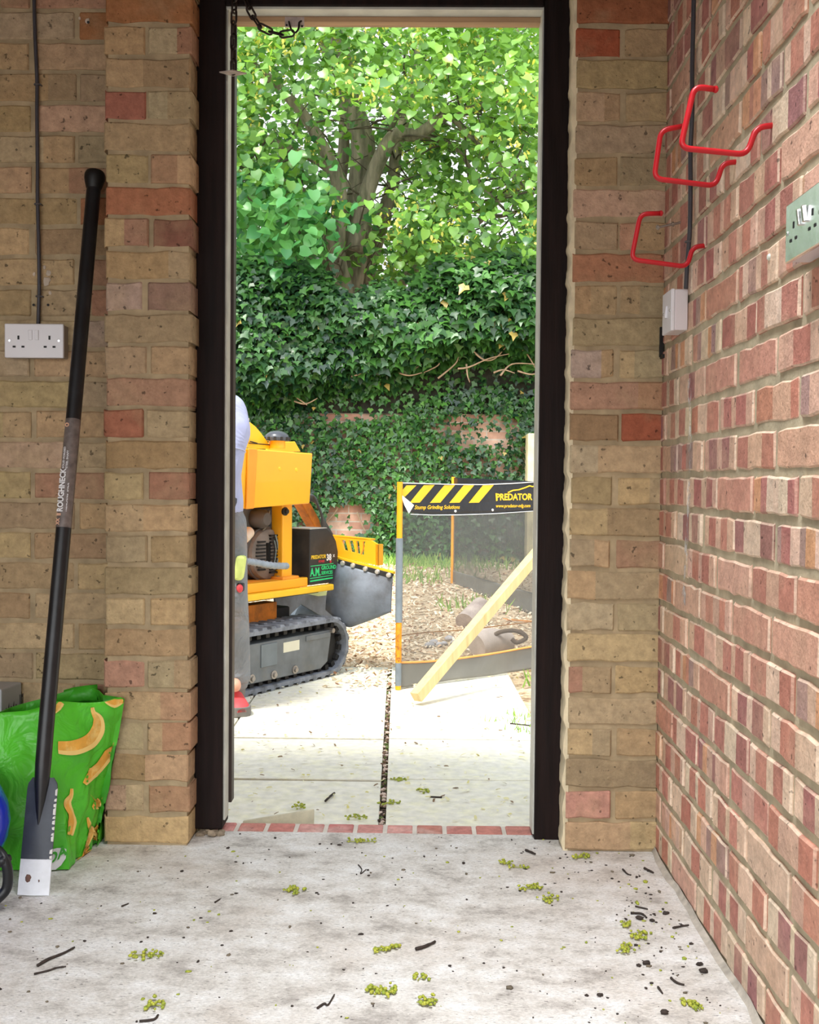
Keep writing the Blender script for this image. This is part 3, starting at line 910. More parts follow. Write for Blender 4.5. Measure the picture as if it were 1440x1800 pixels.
# thin twigs
m = MB()
for _ in range(150):
    p = Vector(skel[RND.randrange(len(skel))])
    if p.z < 2.6: continue
    d_ = Vector((RND.gauss(0, 1), RND.gauss(-.4, .8), RND.gauss(.1, .6))).normalized()
    q = [p]; 
    for k in range(5):
        d_ = (d_ + Vector((RND.gauss(0, .25), RND.gauss(0, .25), RND.gauss(-.06, .2)))).normalized()
        q.append(q[-1] + d_ * RND.uniform(.14, .28))
    m.tube(q, [.011, .009, .007, .005, .004, .003], 5)
m.build('twigs', pm('twig_bark', (96, 86, 74), .9, var=.3), tree, smooth=9)
LIMEL = leaf_mat('lime_leaf', .36, .33, .65)
def clusters(n):
    out = []
    while len(out) < n:
        view = RND.random() < .62
        if view:
            X = RND.uniform(375, 985); Yp = RND.uniform(-60, 500); Y = RND.choice([RND.uniform(8.9, 10.6), RND.uniform(9.8, 12.6), RND.uniform(10.5, 13)])
            p = aY(X, Yp, Y)
        else:
            p = Vector((RND.gauss(-.3, 2.2), RND.uniform(8.8, 14), RND.uniform(2.7, 6.0)))
            X, Yp = pj(p)
        if p.z < 2.45 + (.25 if X < 560 else .45) * (1 if p.y < 10.2 else 0): continue
        def el(cx, cy, rx, ry): return ((X - cx) / rx) ** 2 + ((Yp - cy) / ry) ** 2 < 1
        if el(862, 386, 52, 40) or (el(880, 285, 50, 24) and RND.random() < .75): continue
        if el(868, 90, 30, 30) and RND.random() < .7: continue
        if (el(530, 135, 22, 16) or el(600, 225, 20, 45) or el(505, 235, 28, 20)) and RND.random() < .7: continue
        if p.y < 11.0 and (el(625, 320, 62, 150) or el(520, 190, 60, 60) or el(690, 300, 40, 70)) and RND.random() < .9: continue
        if p.y < 11.0 and el(590, 480, 60, 60) and RND.random() < .95: continue
        if p.y < 11.0 and el(780, 215, 100, 34) and RND.random() < .75: continue
        if p.y < 11.4 and el(660, 215, 200, 130) and RND.random() < .40: continue
        out.append(p)
    return out
cl = clusters(960)
Ps, Ns, Ts, Ss, Cs = [], [], [], [], []
Bp, Bn, Bt, Bs, Bc = [], [], [], [], []
for c in cl:
    k = RND.randint(16, 32)
    pxx, pyy = pj(c)
    lowleft = pxx < 590 and pyy > 320
    P = np.array(c)[None] + NPR.normal(0, 1, (k, 3)) * np.array([[.20, .20, .13]])
    N = np.stack([NPR.normal(0, .55, k), -.65 + NPR.normal(0, .5, k), .75 + NPR.normal(0, .4, k)], 1)
    T = np.stack([NPR.normal(0, .6, k), -.3 + NPR.normal(0, .5, k), -.8 + NPR.normal(0, .4, k)], 1)
    S = NPR.uniform(.055, .10, k) * (1.3 if lowleft else 1.0)
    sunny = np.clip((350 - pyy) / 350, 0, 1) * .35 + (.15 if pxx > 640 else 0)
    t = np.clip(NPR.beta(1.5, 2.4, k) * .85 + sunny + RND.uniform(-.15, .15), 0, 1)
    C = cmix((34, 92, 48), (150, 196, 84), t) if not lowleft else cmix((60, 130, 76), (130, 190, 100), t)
    Ps.append(P); Ns.append(N); Ts.append(T); Ss.append(S); Cs.append(C)
    if RND.random() < (.55 if pxx > 600 or pyy < 200 else .15) and not lowleft:
        kb = RND.randint(8, 22)
        P = np.array(c)[None] + NPR.normal(0, 1, (kb, 3)) * .06 + np.array([[0, -.08, -.02]])
        Bp.append(P); Bn.append(NPR.normal(0, 1, (kb, 3)) + np.array([[0, -.8, .6]])); Bt.append(np.stack([NPR.normal(0, .6, kb), NPR.normal(0, .4, kb), -1 + NPR.normal(0, .3, kb)], 1))
        Bs.append(NPR.uniform(.028, .05, kb)); Bc.append(cmix((206, 204, 92), (232, 222, 130), NPR.random(kb)))
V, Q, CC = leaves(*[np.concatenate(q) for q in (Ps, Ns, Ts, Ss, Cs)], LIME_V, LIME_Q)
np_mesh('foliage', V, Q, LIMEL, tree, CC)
V, Q, CC = leaves(*[np.concatenate(q) for q in (Bp, Bn, Bt, Bs, Bc)], BRACT_V * np.array([[2.2, 1, 1]], np.float32), BRACT_Q)
fb = np_mesh('blossom', V, Q, leaf_mat('blossom_leaf', .4, .6, .3), tree, CC)

# darker greenery farther back, closing the view between wall and crown
def bush(name, label, cat, cx, cy, rx, ry, z0, z1, n, c0, c1, group=None):
    b_ = thing(name, label, cat, (cx, cy, .1), group=group)
    m = MB()
    for _ in range(5):
        m.tube(smooth_path([(cx + RND.uniform(-.2, .2), cy, .1), (cx + RND.uniform(-.4, .4) * rx, cy, z1 * .5), (cx + RND.uniform(-.8, .8) * rx, cy + RND.uniform(-.5, .5) * ry, z1 * .85)], 5), .035, 6)
    m.build('stem', BARK, b_, smooth=9)
    u = unit(NPR.normal(0, 1, (n, 3))) * (NPR.random((n, 1)) ** .35)
    P = np.stack([cx + u[:, 0] * rx, cy + u[:, 1] * ry, (z0 + z1) / 2 + u[:, 2] * (z1 - z0) / 2], 1)
    N = u + NPR.normal(0, .5, (n, 3)) + np.array([[0, -.3, .4]])
    T = np.stack([NPR.normal(0, .6, n), NPR.normal(0, .5, n), -.8 + NPR.normal(0, .4, n)], 1)
    V, Q, CC = leaves(P, N, T, NPR.uniform(.09, .16, n), cmix(c0, c1, NPR.random(n)), LIME_V, LIME_Q)
    np_mesh('foliage', V, Q, LIMEL, b_, CC)
bush('background_tree', 'bushy green tree beyond the wall, behind the left of the lime crown', 'tree', -1.9, 15.2, 2.0, 1.3, .5, 4.3, 2600, (70, 128, 62), (120, 170, 80))
bush('background_tree', 'bushy green tree beyond the wall, behind the right of the lime crown', 'tree', 1.9, 15.6, 1.9, 1.3, .5, 4.0, 2400, (64, 120, 60), (120, 176, 84))

# ------------------------------------------------------------------ things indoors: left side
WHITEP = pm('white_plastic', (222, 220, 224), .35, var=.03, vs=6)
BLACKH = pm('black_hole', (10, 10, 11), .6, var=.1)
CHROME = pm('chrome_screw', (190, 190, 190), .25, metal=1.0, var=.05)
BACKBOX = pm('grey_back_box', (150, 142, 132), .5, var=.06)
DARKCABLE = pm('dark_grey_cable', (62, 60, 66), .5, var=.12, vs=20)

# double socket on the back wall
a = aY(7.5, 568.5, 2.668); b = aY(111.5, 629.5, 2.668)
sx0, sx1, sz1, sz0 = a.x, b.x, a.z, b.z
sk = thing('double_socket', 'white plastic double socket on the buff brick wall, left of the spade', 'socket', ((sx0 + sx1) / 2, WY - .004, sz0))
sy = 2.668
m = MB(); m.bb((sx0, sy, sz0), (sx1, sy + .009, sz1)); m.build('faceplate', WHITEP, sk, bevel=.0025)
m = MB(); m.bb((sx0 + .003, sy + .009, sz0 + .002), (sx1 - .001, WY - .002, sz1 - .002)); m.build('back_box', BACKBOX, sk, bevel=.002)
W = sx1 - sx0; Hh = sz1 - sz0
for cx in (.24, .765):
    for dx, dz, w, h in ((0, .59, .032, .115), (-.073, .325, .05, .055), (.077, .325, .05, .055)):
        c = (sx0 + W * (cx + dx), sy - .0003, sz0 + Hh * dz)
        m = MB(); m.box(c, (W * w, .0012, Hh * h)); m.build('pin_hole', BLACKH, sk)
for cx in (.443, .552):
    m = MB(); m.box((sx0 + W * cx, sy - .0006, sz0 + Hh * .665), (W * .062, .005, Hh * .29), Matrix.Rotation(.09, 3, 'X')); m.build('rocker_switch', WHITEP, sk, bevel=.001)
for cx in (.09, .925):
    m = MB(); m.lathe([(.0001, -.0012), (.0028, -.0012), (.0032, 0), (.0032, .003)], (sx0 + W * cx, sy - .0002, sz0 + Hh * .5), 14, (0, 1, 0)); m.build('screw', CHROME, sk, smooth=SM)

# cable down the wall to the socket
cb = thing('wall_cable', 'dark grey cable clipped down the buff wall to the white double socket', 'cable', (aY(64, 560, WY).x, WY - .008, sz1))
cy = WY - .0135
pts = [aY(x, y, cy) for x, y in [(57, -120), (60, 0), (62, 70), (65, 140), (65, 200), (66, 290), (66, 350), (68, 430), (69, 505), (68, 540)]] + [Vector((aY(66, 560, cy).x, cy + .004, sz1 - .004))]
m = MB(); m.tube(smooth_path(pts, 5), .0045, 10); m.build('cable', DARKCABLE, cb, smooth=9)
for y in (149, 359, 521):
    p = aY({149: 65.5, 359: 66, 521: 68.5}[y], y, cy)
    m = MB(); m.tube([p + Vector((.0065 * math.cos(t), -.0065 * math.sin(t), 0)) for t in np.linspace(-.5, math.pi + .5, 9)], .0022, 6)
    m.cyl(p + Vector((.0085, -.004, 0)), p + Vector((.0085, .012, 0)), .0017, 8)
    m.build('clip', pm('grey_clip', (84, 80, 82), .5, var=.1), cb, smooth=SM)

# plaster scars / plugs in the wall are part of the wall
m = MB()
for x, y, r in [(154, 37, .0055), (85, 480, .006), (82, 495, .009), (88, 515, .004), (60, 482, .004), (78, 470, .004), (140, 32, .003)]:
    p = aY(x, y, WY - .006); m.ico(p, r, 1, (1, .35, 1.2), .25)
m.build('filler', pm('white_filler', (206, 190, 172), .9, var=.2), wb)
m = MB()
for x, y in [(59, 536), (84.5, 536), (155, 39)]:
    m.cyl(aY(x, y, WY - .0085), aY(x, y, WY - .002), .0032, 12)
m.build('screw_hole', BLACKH, wb)

# trenching spade leaning in the corner
bl = aZ(57, 1574, 0.002)
top = aY(167, 306, 2.672)
SPB = pm('spade_black_paint', (22, 23, 26), .38, var=.25, vs=18, bump=.1, rgb2=(34, 36, 40), thr=(.5, .7))
SPG = pm('spade_blade_paint', (58, 64, 74), .45, var=.18, vs=22, bump=.2, bs=40, rgb2=(74, 80, 92), thr=(.5, .7))
SPW = pm('spade_white_tip', (226, 230, 236), .55, var=.06, vs=50, bump=.15, rgb2=(112, 92, 82), thr=(.70, .72))
axis = (top - bl).normalized()
side = Vector((1, 0, 0)); side = (side - axis * side.dot(axis)).normalized()
nrm = side.cross(axis).normalized()
if nrm.y > 0: nrm = -nrm
sp = thing('spade', 'long black steel-shafted trenching spade with a narrow white-tipped blade, leaning against the wall', 'spade', tuple(bl))
LEN = (top - bl).length
def SPP(s, u=0, w=0): return bl + axis * s + side * u + nrm * w
shaft0 = .245
m = MB(); m.tube([SPP(shaft0 - .105, 0, -.001), SPP(shaft0 - .085, 0, -.002), SPP(shaft0 - .05, 0, -.001), SPP(shaft0 - .01, 0, .002), SPP(shaft0 + .03, 0, .004), SPP(shaft0 + .1, 0, .006), SPP(LEN - .02, 0, 0)], [.003, .007, .0115, .0155, .0172, .0172, .0172], 20); m.build('shaft', SPB, sp, smooth=SM)
m = MB(); m.lathe([(.0172, -.03), (.021, -.018), (.0245, -.004), (.025, .008), (.022, .016), (.012, .019)], SPP(LEN - .012), 20, axis); m.build('end_cap', pm('spade_cap_rubber', (16, 16, 17), .5, var=.1), sp, smooth=SM)
# blade: slightly dished plate with rounded shoulders
hw0, hw1 = .0335, .0335
def blade(s0, s1, name, mat, steps=14):
    vs = []; fs = []; nc = 9
    for i in range(steps + 1):
        s = s0 + (s1 - s0) * i / steps
        w = .0325 + .0015 * (1 - s / .25)
        e = .245 - s
        if e < .02: w = w * (1 - .30 * (1 - max(e, 0) / .02) ** 2)
        for k in range(nc):
            t = -1 + 2 * k / (nc - 1)
            vs.append(SPP(s, w * t, -.006 * (t * t) * .9 + .002 + .012 * max(0, (s - .14) / .1) * max(0, 1 - abs(t) * 2.5)))
    n = len(vs)
    vs2 = [v - nrm * .005 for v in vs]
    for i in range(steps):
        for k in range(nc - 1):
            a = i * nc + k
            fs.append((a, a + 1, a + nc + 1, a + nc)); fs.append((n + a, n + a + nc, n + a + nc + 1, n + a + 1))
        a = i * nc; fs.append((a, a + nc, n + a + nc, n + a)); a = i * nc + nc - 1; fs.append((a, n + a, n + a + nc, a + nc))
    for k in range(nc - 1):
        fs.append((k, n + k, n + k + 1, k + 1)); a = steps * nc + k; fs.append((a, a + 1, n + a + 1, n + a))
    mm = MB(); mm.add(vs + vs2, fs)
    return mm.build(name, mat, sp, smooth=SM)
blade(.074, .245, 'blade', SPG)
blade(0, .0745, 'blade_tip', SPW, 6)
# paint chipped off along the right edge, rust fleck on the tip
m = MB(); s_ = .075
while s_ < .21:
    L0 = RND.uniform(.004, .016)
    if RND.random() < .85 - s_ * 2: m.prism([SPP(s_, .0338, -.001), SPP(s_ + L0, .0338, -.001), SPP(s_ + L0 * .8, .0338 - RND.uniform(.002, .005), .0015), SPP(s_ + .001, .0338 - RND.uniform(.002, .005), .0015)], nrm * -.004)
    s_ += L0 + RND.uniform(0, .006)
m.build('chipped_edge', pm('bare_steel_edge', (216, 216, 214), .6, var=.2), sp)
m = MB(); m.ico(SPP(.034, -.012, .0018), .0062, 1, (1, .35, 1.5), .3); m.ico(SPP(.030, .012, .0024), .0018, 1, (1, .5, 1.5), .3); m.build('rust_fleck', pm('rust_fleck', (112, 84, 74), .9, var=.3), sp, smooth=9)
# label round the shaft with the maker's lettering
s_a = (aY(126, 928, 2.5).z - bl.z) / axis.z; s_b = (aY(131, 740, 2.55).z - bl.z) / axis.z
lab = MB(); lab.tube([SPP(s_a, 0, .0042 - .0), SPP((s_a + s_b) / 2, 0, .0035), SPP(s_b, 0, .0028)], .0176, 24, caps=False)
lb = lab.build('label_sleeve', pm('clear_label', (110, 100, 96), .35, var=.35, vs=60), sp, smooth=9)
tw = pm('label_print', (226, 226, 228), .5, var=.05)
to = pm('label_print_orange', (206, 160, 130), .5, var=.1)
L_ = s_b - s_a
def shaft_text(body, s0, u, size, mat, bold, sx=1.0):
    o = text_mesh('print', body, size, mat, SPP(s0, u, .0222 - u * u * 30), axis, -side, lb, bold=bold, sx=sx)
    return o
shaft_text('ROUGHNECK', s_a + L_ * .135, -.0005, .0180, tw, .035, .90)
shaft_text('TRENCHING  SPADE', s_a + L_ * .135, .0088, .0068, tw, .025, 1.1)
shaft_text('SOLID FORGED', s_a + L_ * .53, -.0055, .006, tw, .02, 1.25)
shaft_text('STEEL SHAFT', s_a + L_ * .53, .0025, .006, tw, .02, 1.25)
shaft_text('II', s_a + L_ * .1, -.004, .012, to, .05, 1.0)
shaft_text('XX', s_a + L_ * .02, -.006, .010, to, .05, 1.0)
shaft_text('O', s_a + L_ * .915, -.003, .012, to, .06, 1.0)

# grey carton behind the bag
c0 = aY(2, 1212, 2.60); ztc = c0.z
bx = thing('carton', 'pale grey carton with printed side standing against the wall behind the green bag', 'box', (c0.x - .06, 2.60, 0))
c1 = aY(38.5, 1198, 2.70)
dirx = Vector((c1.x - c0.x, c1.y - c0.y, 0)); L1 = dirx.length; dirx.normalize(); diry = Vector((-dirx.y, dirx.x, 0))
base = Vector((c0.x, c0.y, .0))
m = MB(); m.prism([base, base + dirx * L1, base + dirx * L1 + diry * .09, base + diry * .09], (0, 0, ztc)); m.build('body', pm('carton_grey', (176, 180, 184), .6, var=.08, vs=8), bx, bevel=.004)
m = MB()
for i in range(9):
    u = .088 + i * .0075
    m.prism([base + dirx * u - diry * .0008 + Vector((0, 0, ztc - .085)), base + dirx * (u + RND.choice([.002, .004])) - diry * .0008 + Vector((0, 0, ztc - .085)),
             base + dirx * (u + .003) - diry * .0008 + Vector((0, 0, ztc - .030)), base + dirx * u - diry * .0008 + Vector((0, 0, ztc - .030))], diry * -.0004)
for i in range(5):
    u = .02 + i * .012
    m.prism([base + dirx * u - diry * .0008 + Vector((0, 0, ztc - .10)), base + dirx * (u + .004) - diry * .0008 + Vector((0, 0, ztc - .10)),
             base + dirx * (u + .004) - diry * .0008 + Vector((0, 0, ztc - .05 + .01 * (i % 2))), base + dirx * u - diry * .0008 + Vector((0, 0, ztc - .05))], diry * -.0004)
m.build('printed_marks', pm('carton_print', (60, 62, 66), .7, var=.1), bx)

# green shopping bag with bananas
BAGM = pm('green_bag_plastic', (84, 196, 44), .36, var=.14, vs=7, wrinkle=.42, ws=14, spec=.5, rgb2=(66, 172, 36), thr=(.5, .68))
BAGI = pm('green_bag_inside', (60, 160, 34), .45, var=.15, wrinkle=.4, ws=10)
bag = thing('shopping_bag', 'bright green plastic shopping bag printed with yellow bananas, behind the spade', 'bag', (-.92, 2.52, 0))
B_ = aZ(122, 1528, .003)
bot = [Vector((-1.10, 2.40, .003)), Vector((B_.x, B_.y, .003)), Vector((-.786, 2.635, .003)), Vector((-1.08, 2.53, .003))]
tA = aY(-45, 1264, 2.40); tB = aY(92, 1237, 2.455); tC = aY(219, 1228, 2.575); tD = aY(196, 1212, 2.60); tE = aY(150, 1206, 2.668); tF = aY(20, 1243, 2.56)
topr = [tA, tB, tC, tE, tF]
botr = [bot[0], bot[1], bot[2], Vector((-.80, 2.665, .003)), bot[3]]
segs = [14, 18, 6, 14, 16]
def bagpt(j, f, t):
    """edge j, fraction f along it, height t"""
    a = botr[j].lerp(botr[(j + 1) % 5], f); b = topr[j].lerp(topr[(j + 1) % 5], f)
    p = a.lerp(b, t)
    e = b - a
    nn = (botr[(j + 1) % 5] - botr[j]); nn = Vector((nn.y, -nn.x, 0)).normalized()
    bul = math.sin(math.pi * min(max(f, 0), 1)) * (.020 * max(math.sin(math.pi * t), 0) ** .8)
    wob = .006 * math.sin(9 * f + 6 * t + j * 2) * math.sin(math.pi * f) + .004 * math.sin(17 * t + 5 * f) * math.sin(math.pi * f)
    if j == 1:
        bul += -.010 * math.sin(math.pi * f) * (1 - t)
        wob += .005 * math.sin(26 * f + 9 * (1 - t)) * (1 - t) * math.sin(math.pi * f)
        # the gusset tucks in toward the foot on its far side
        p = p + Vector((-.010 * math.sin(math.pi * t), 0, 0)) * f
    if t > .98 and j in (0, 1): p = p + Vector((0, 0, .004 * math.sin(7 * f + j)))
    q = p + nn * (bul + wob)
    q.z = max(q.z, .003)
    if q.x > -.785 and q.y > 2.588: q.y = 2.588      # stays in front of the pier
    return q
NT = 22
vs = []; fs = []; row = sum(segs)
for i in range(NT + 1):
    t = i / NT
    for j in range(5):
        for k in range(segs[j]): vs.append(bagpt(j, k / segs[j], t))
for i in range(NT):
    for k in range(row):
        a = i * row + k; b = i * row + (k + 1) % row
        fs.append((a, b, b + row, a + row))
fs.append(tuple(range(row - 1, -1, -1)))
m = MB(); m.add(vs, fs); bo = m.build('body', [BAGM, BAGI], bag, smooth=math.radians(50))
sol = bo.modifiers.new('film', 'SOLIDIFY'); sol.thickness = .0012; sol.offset = -1; sol.material_offset = 1
# printed bananas lie in the film: outlines given in photo pixels on the gusset side, mapped to (f, t)
def uv_of(px, py, j):
    best = None
    for f in np.linspace(0, 1, 41):
        for t in np.linspace(0, 1, 61):
            x, y = BAGG[j][int(round(f * 40)), int(round(t * 60))]
            d = (x - px) ** 2 + (y - py) ** 2
            if best is None or d < best[0]: best = (d, f, t)
    return best[1], best[2]
BAGG = {j: np.array([[pj(bagpt(j, f, t)) for t in np.linspace(0, 1, 61)] for f in np.linspace(0, 1, 41)]) for j in (0, 1)}
def uvj(px, py, j):
    g = BAGG[j]; d = (g[:, :, 0] - px) ** 2 + (g[:, :, 1] - py) ** 2
    i, k = np.unravel_index(np.argmin(d), d.shape)
    # refine by local linear solve
    f, t = i / 40, k / 60
    for _ in range(4):
        x, y = pj(bagpt(j, f, t)); xf, yf = pj(bagpt(j, f + .01, t)); xt, yt = pj(bagpt(j, f, t + .01))
        J = np.array([[(xf - x) / .01, (xt - x) / .01], [(yf - y) / .01, (yt - y) / .01]])
        try: df, dt = np.linalg.solve(J, [px - x, py - y])
        except Exception: break
        f = min(max(f + max(-.2, min(.2, df)), .005), .995); t = min(max(t + max(-.2, min(.2, dt)), .002), .998)
    return f, t
BAN = pm('banana_print', (232, 172, 70), .4, var=.2, vs=30, rgb2=(244, 206, 120), thr=(.5, .62))
BANE = pm('banana_print_edge', (250, 214, 130), .4, var=.1)
def on_bag(j, f, t, h):
    e = .004
    p = bagpt(j, f, t); du = bagpt(j, min(f + e, 1), t) - bagpt(j, max(f - e, 0), t); dv = bagpt(j, f, min(t + e, 1)) - bagpt(j, f, max(t - e, 0))
    nn = du.cross(dv).normalized()
    if nn.y > 0: nn = -nn
    return p + nn * h
def banana(spine, widths, name='banana_print', mat=None, j=1):
    """spine in pixels, half widths in pixels -> strip of quads on the bag surface"""
    S_ = smooth_path([(x, y, 0) for x, y in spine], 5); n = len(S_)
    wd = [np.interp(i / (n - 1), np.linspace(0, 1, len(widths)), widths) for i in range(n)]
    vs = []; fs = []
    for i, p in enumerate(S_):
        t = (S_[min(i + 1, n - 1)] - S_[max(i - 1, 0)]).normalized(); q = Vector((-t.y, t.x, 0))
        for k, s in enumerate((-1, -.4, .3, 1)):
            c = p + q * wd[i] * s
            f, tt = uvj(c.x, c.y, j)
            vs.append(on_bag(j, f, tt, .0026))
        if i:
            a = 4 * i
            for k in range(3): fs.append((a - 4 + k, a - 3 + k, a + 1 + k, a + k))
    mm = MB(); mm.add(vs, fs)
    mm.mi = [1 if (i % 3 == 0) else 0 for i in range(len(fs))]
    return mm.build(name, [mat or BAN, BANE], bag, smooth=9)
banana([(162, 1243), (164, 1252), (172, 1264), (171, 1283), (157, 1303), (130, 1314), (101, 1314)], [3, 4, 9, 12, 13, 13, 11])
banana([(201, 1302), (199, 1312), (190, 1325), (176, 1345), (163, 1358), (148, 1378)], [1.5, 3, 9, 8, 9, 4])
banana([(125, 1386), (124, 1398), (117, 1412), (124, 1430), (126, 1445), (122, 1468)], [2.5, 3.5, 7, 5, 8, 5])
banana([(153, 1436), (157, 1450), (160, 1462), (152, 1485), (146, 1505), (138, 1520)], [2, 4, 5, 3, 3, 2])
banana([(199, 1388), (190, 1398), (182, 1406)], [5, 7, 4])
banana([(176, 1408), (168, 1416), (162, 1420)], [8, 7, 3])
banana([(178, 1452), (168, 1465), (164, 1476)], [8, 9, 6])
banana([(216, 1231), (200, 1236), (184, 1231)], [3, 8, 3])
banana([(108, 1235), (101, 1244), (95, 1252)], [5, 6, 3])
# inside of the far side showing over the near rim; a rim strip; white logo patch near the foot
m = MB()
vs = []; fs = []
for i, (x, y0, y1) in enumerate([(112, 1213, 1236), (130, 1208, 1234), (150, 1205, 1232), (171, 1203, 1231)]):
    vs += [aY(x, y0, 2.652), aY(x, y1, 2.640)]
    if i: fs.append((2 * i - 2, 2 * i - 1, 2 * i + 1, 2 * i))
m.add(vs, fs); hm = m.build('folded_hem', BAGI, bag, smooth=9)
s2 = hm.modifiers.new('film', 'SOLIDIFY'); s2.thickness = .002
LOGOW = pm('white_logo_patch', (232, 234, 236), .4, var=.06)
m = MB(); vs = []
for x, y in [(84, 1494), (100, 1490), (112, 1490), (117, 1492), (116, 1508), (108, 1520), (98, 1528), (84, 1536)]:
    f, t = uvj(x, y, 0) if x < 118 else (0.99, .05)
    vs.append(on_bag(0, f, t, .0035))
m.add(vs, [tuple(range(len(vs)))]); lg = m.build('logo_patch', LOGOW, bag)
p = on_bag(0, *uvj(84, 1520, 0), .0042); p2 = on_bag(0, *uvj(112, 1504, 0), .0042); p3 = on_bag(0, *uvj(84, 1496, 0), .0042)
text_mesh('logo_letters', 'DA', .034, pm('logo_green', (64, 168, 52), .5, var=.08), p, p2 - p, p3 - p, lg, bold=.03)

# blue moulded thing with black tubular foot, cut by the picture edge
bt_ = thing('plastic_drum', 'glossy blue rounded plastic drum on a black tubular foot at the left edge', 'drum', (-1.0, 2.20, 0))
BLUE = pm('blue_gloss_plastic', (16, 44, 190), .22, var=.05, coat=.4)
q = aY(9.5, 1452, 2.22); qt = aY(2, 1395, 2.22); qb = aY(3, 1512, 2.22)
Rb = .16
m = MB(); zc = q.z; hh = .115
m.lathe([(.02, -hh), (.09, -hh * .95), (.135, -hh * .7), (.155, -hh * .3), (.16, 0), (.155, hh * .3), (.135, hh * .7), (.09, hh * .95), (.02, hh)], (q.x - Rb, 2.22, zc), 36)
m.build('body', BLUE, bt_, smooth=9)
m = MB()
pts = [aY(-30, 1492, 2.20), aY(-6, 1494, 2.20), aY(8, 1512, 2.19), aY(14, 1535, 2.19), aY(12, 1560, 2.19), aY(0, 1576, 2.185), aY(-25, 1584, 2.18)]
pts[-1].z = .012
for q_ in pts: q_.z = max(q_.z, .012)
m.tube(smooth_path(pts, 6), .0105, 12); m.build('foot', pm('black_tube', (20, 22, 26), .4, var=.1), bt_, smooth=9)
m = MB(); q2 = aY(11, 1512, 2.19); m.tube([aY(-4, 1518, 2.19), aY(6, 1512, 2.188), aY(17, 1508, 2.2)], [.010, .012, .008], 10); m.build('foot_bracket', pm('black_tube', (20, 22, 26)), bt_, smooth=9)

# ------------------------------------------------------------------ right wall
REDM = pm('red_dipped_hook', (186, 22, 34), .35, var=.08, vs=20)
def hook(pix, wallpx, label, end_label=None):
    Y = aX(*wallpx, RX).y
    P_ = [aX(*wallpx, RX + .004)]
    P_[0].y = Y
    for x, y in pix: P_.append(aY(x, y, Y))
    h = thing('utility_hook', label, 'hook', tuple(P_[0]), group='red hooks on the right wall')
    path = fillet(P_[0:1] + P_[1:], .016, 6)
    # thread into the wall bare, rest red
    m = MB(); m.tube(path, .0050, 12); m.build('rod', REDM, h, smooth=9)
    m = MB(); m.cyl(P_[0] + Vector((-.006, 0, 0)), P_[0] + Vector((-.0018, 0, 0)), .0056, 12); m.build('thread', pm('zinc_thread', (170, 150, 130), .4, metal=.8), h, smooth=SM)
    m = MB(); d_ = (P_[-1] - P_[-2]).normalized(); m.tube([P_[-1] - d_ * .001, P_[-1] + d_ * .003, P_[-1] + d_ * .0055], [.0058, .0058, .003], 12); m.build('end_cap', REDM, h, smooth=SM)
hook([(1330, 224), (1313, 272), (1196, 260), (1221, 152), (1257, 157)], (1362, 224), 'uppermost bent red utility hook, standing out farthest to the right of the three')
hook([(1271, 287), (1258, 327), (1150, 314), (1162, 229), (1200, 222)], (1297, 288), 'middle bent red utility hook, its top bar crossing behind the highest hook')
hook([(1218, 434), (1208, 469), (1110, 456), (1126, 376), (1161, 375)], (1242, 434), 'lowest bent red utility hook, overlapping the right brick pier')

# cable down to the switch
sbx0 = aY(1180, 545, 2.345).x
cr_ = thing('wall_cable', 'dark cable running down the right brick wall behind the red hooks', 'cable', (RX - .012, 2.33, 1.32))
pts = []
for x, y in [(1221, -60), (1219, 40), (1217, 120), (1217, 200), (1214, 260), (1214, 330), (1213, 400), (1211, 430), (1208, 470), (1206, 508)]:
    pts.append(aX(x, y, RX - .0135))
m = MB(); m.tube(smooth_path(pts, 5), .0048, 10); m.build('cable', DARKCABLE, cr_, smooth=9)
for y in (178, 425):
    p = aX(1217 if y < 300 else 1211, y, RX - .0135)
    m = MB(); m.tube([p + Vector((-.007 * math.sin(t), .007 * math.cos(t), 0)) for t in np.linspace(-.4, math.pi + .4, 9)], .0022, 6); m.build('clip', pm('grey_clip', (84, 80, 82)), cr_, smooth=SM)

# white switch box
y0_ = aX(1213.5, 545, RX).y
zt = aY(1200, 507, y0_).z; zb = aY(1200, 581, y0_).z
sw = thing('light_switch', 'white surface-mounted switch box on the right wall near the brick pier', 'switch', (RX, y0_ + .04, zb))
xw = RX - .0045
fx = aY(1180, 545, y0_).x
m = MB(); m.bb((fx + .008, y0_ + .001, zb + .001), (xw, y0_ + .085, zt - .001)); m.build('back_box', pm('white_box', (214, 206, 208), .45, var=.03), sw, bevel=.002)
m = MB(); m.bb((fx, y0_, zb), (fx + .008, y0_ + .087, zt)); m.build('faceplate', WHITEP, sw, bevel=.002)
m = MB(); m.box((fx - .0012, y0_ + .044, (zb + zt) / 2), (.006, .014, .026), Matrix.Rotation(.12, 3, 'Y')); m.build('rocker_switch', WHITEP, sw, bevel=.001)
for dy in (.013, .074):
    m = MB(); m.lathe([(.0001, .0008), (.003, .0008), (.0034, 0), (.0034, -.003)], (fx - .0002, y0_ + dy, (zb + zt) / 2), 12, (-1, 0, 0)); m.build('screw', CHROME, sw, smooth=SM)

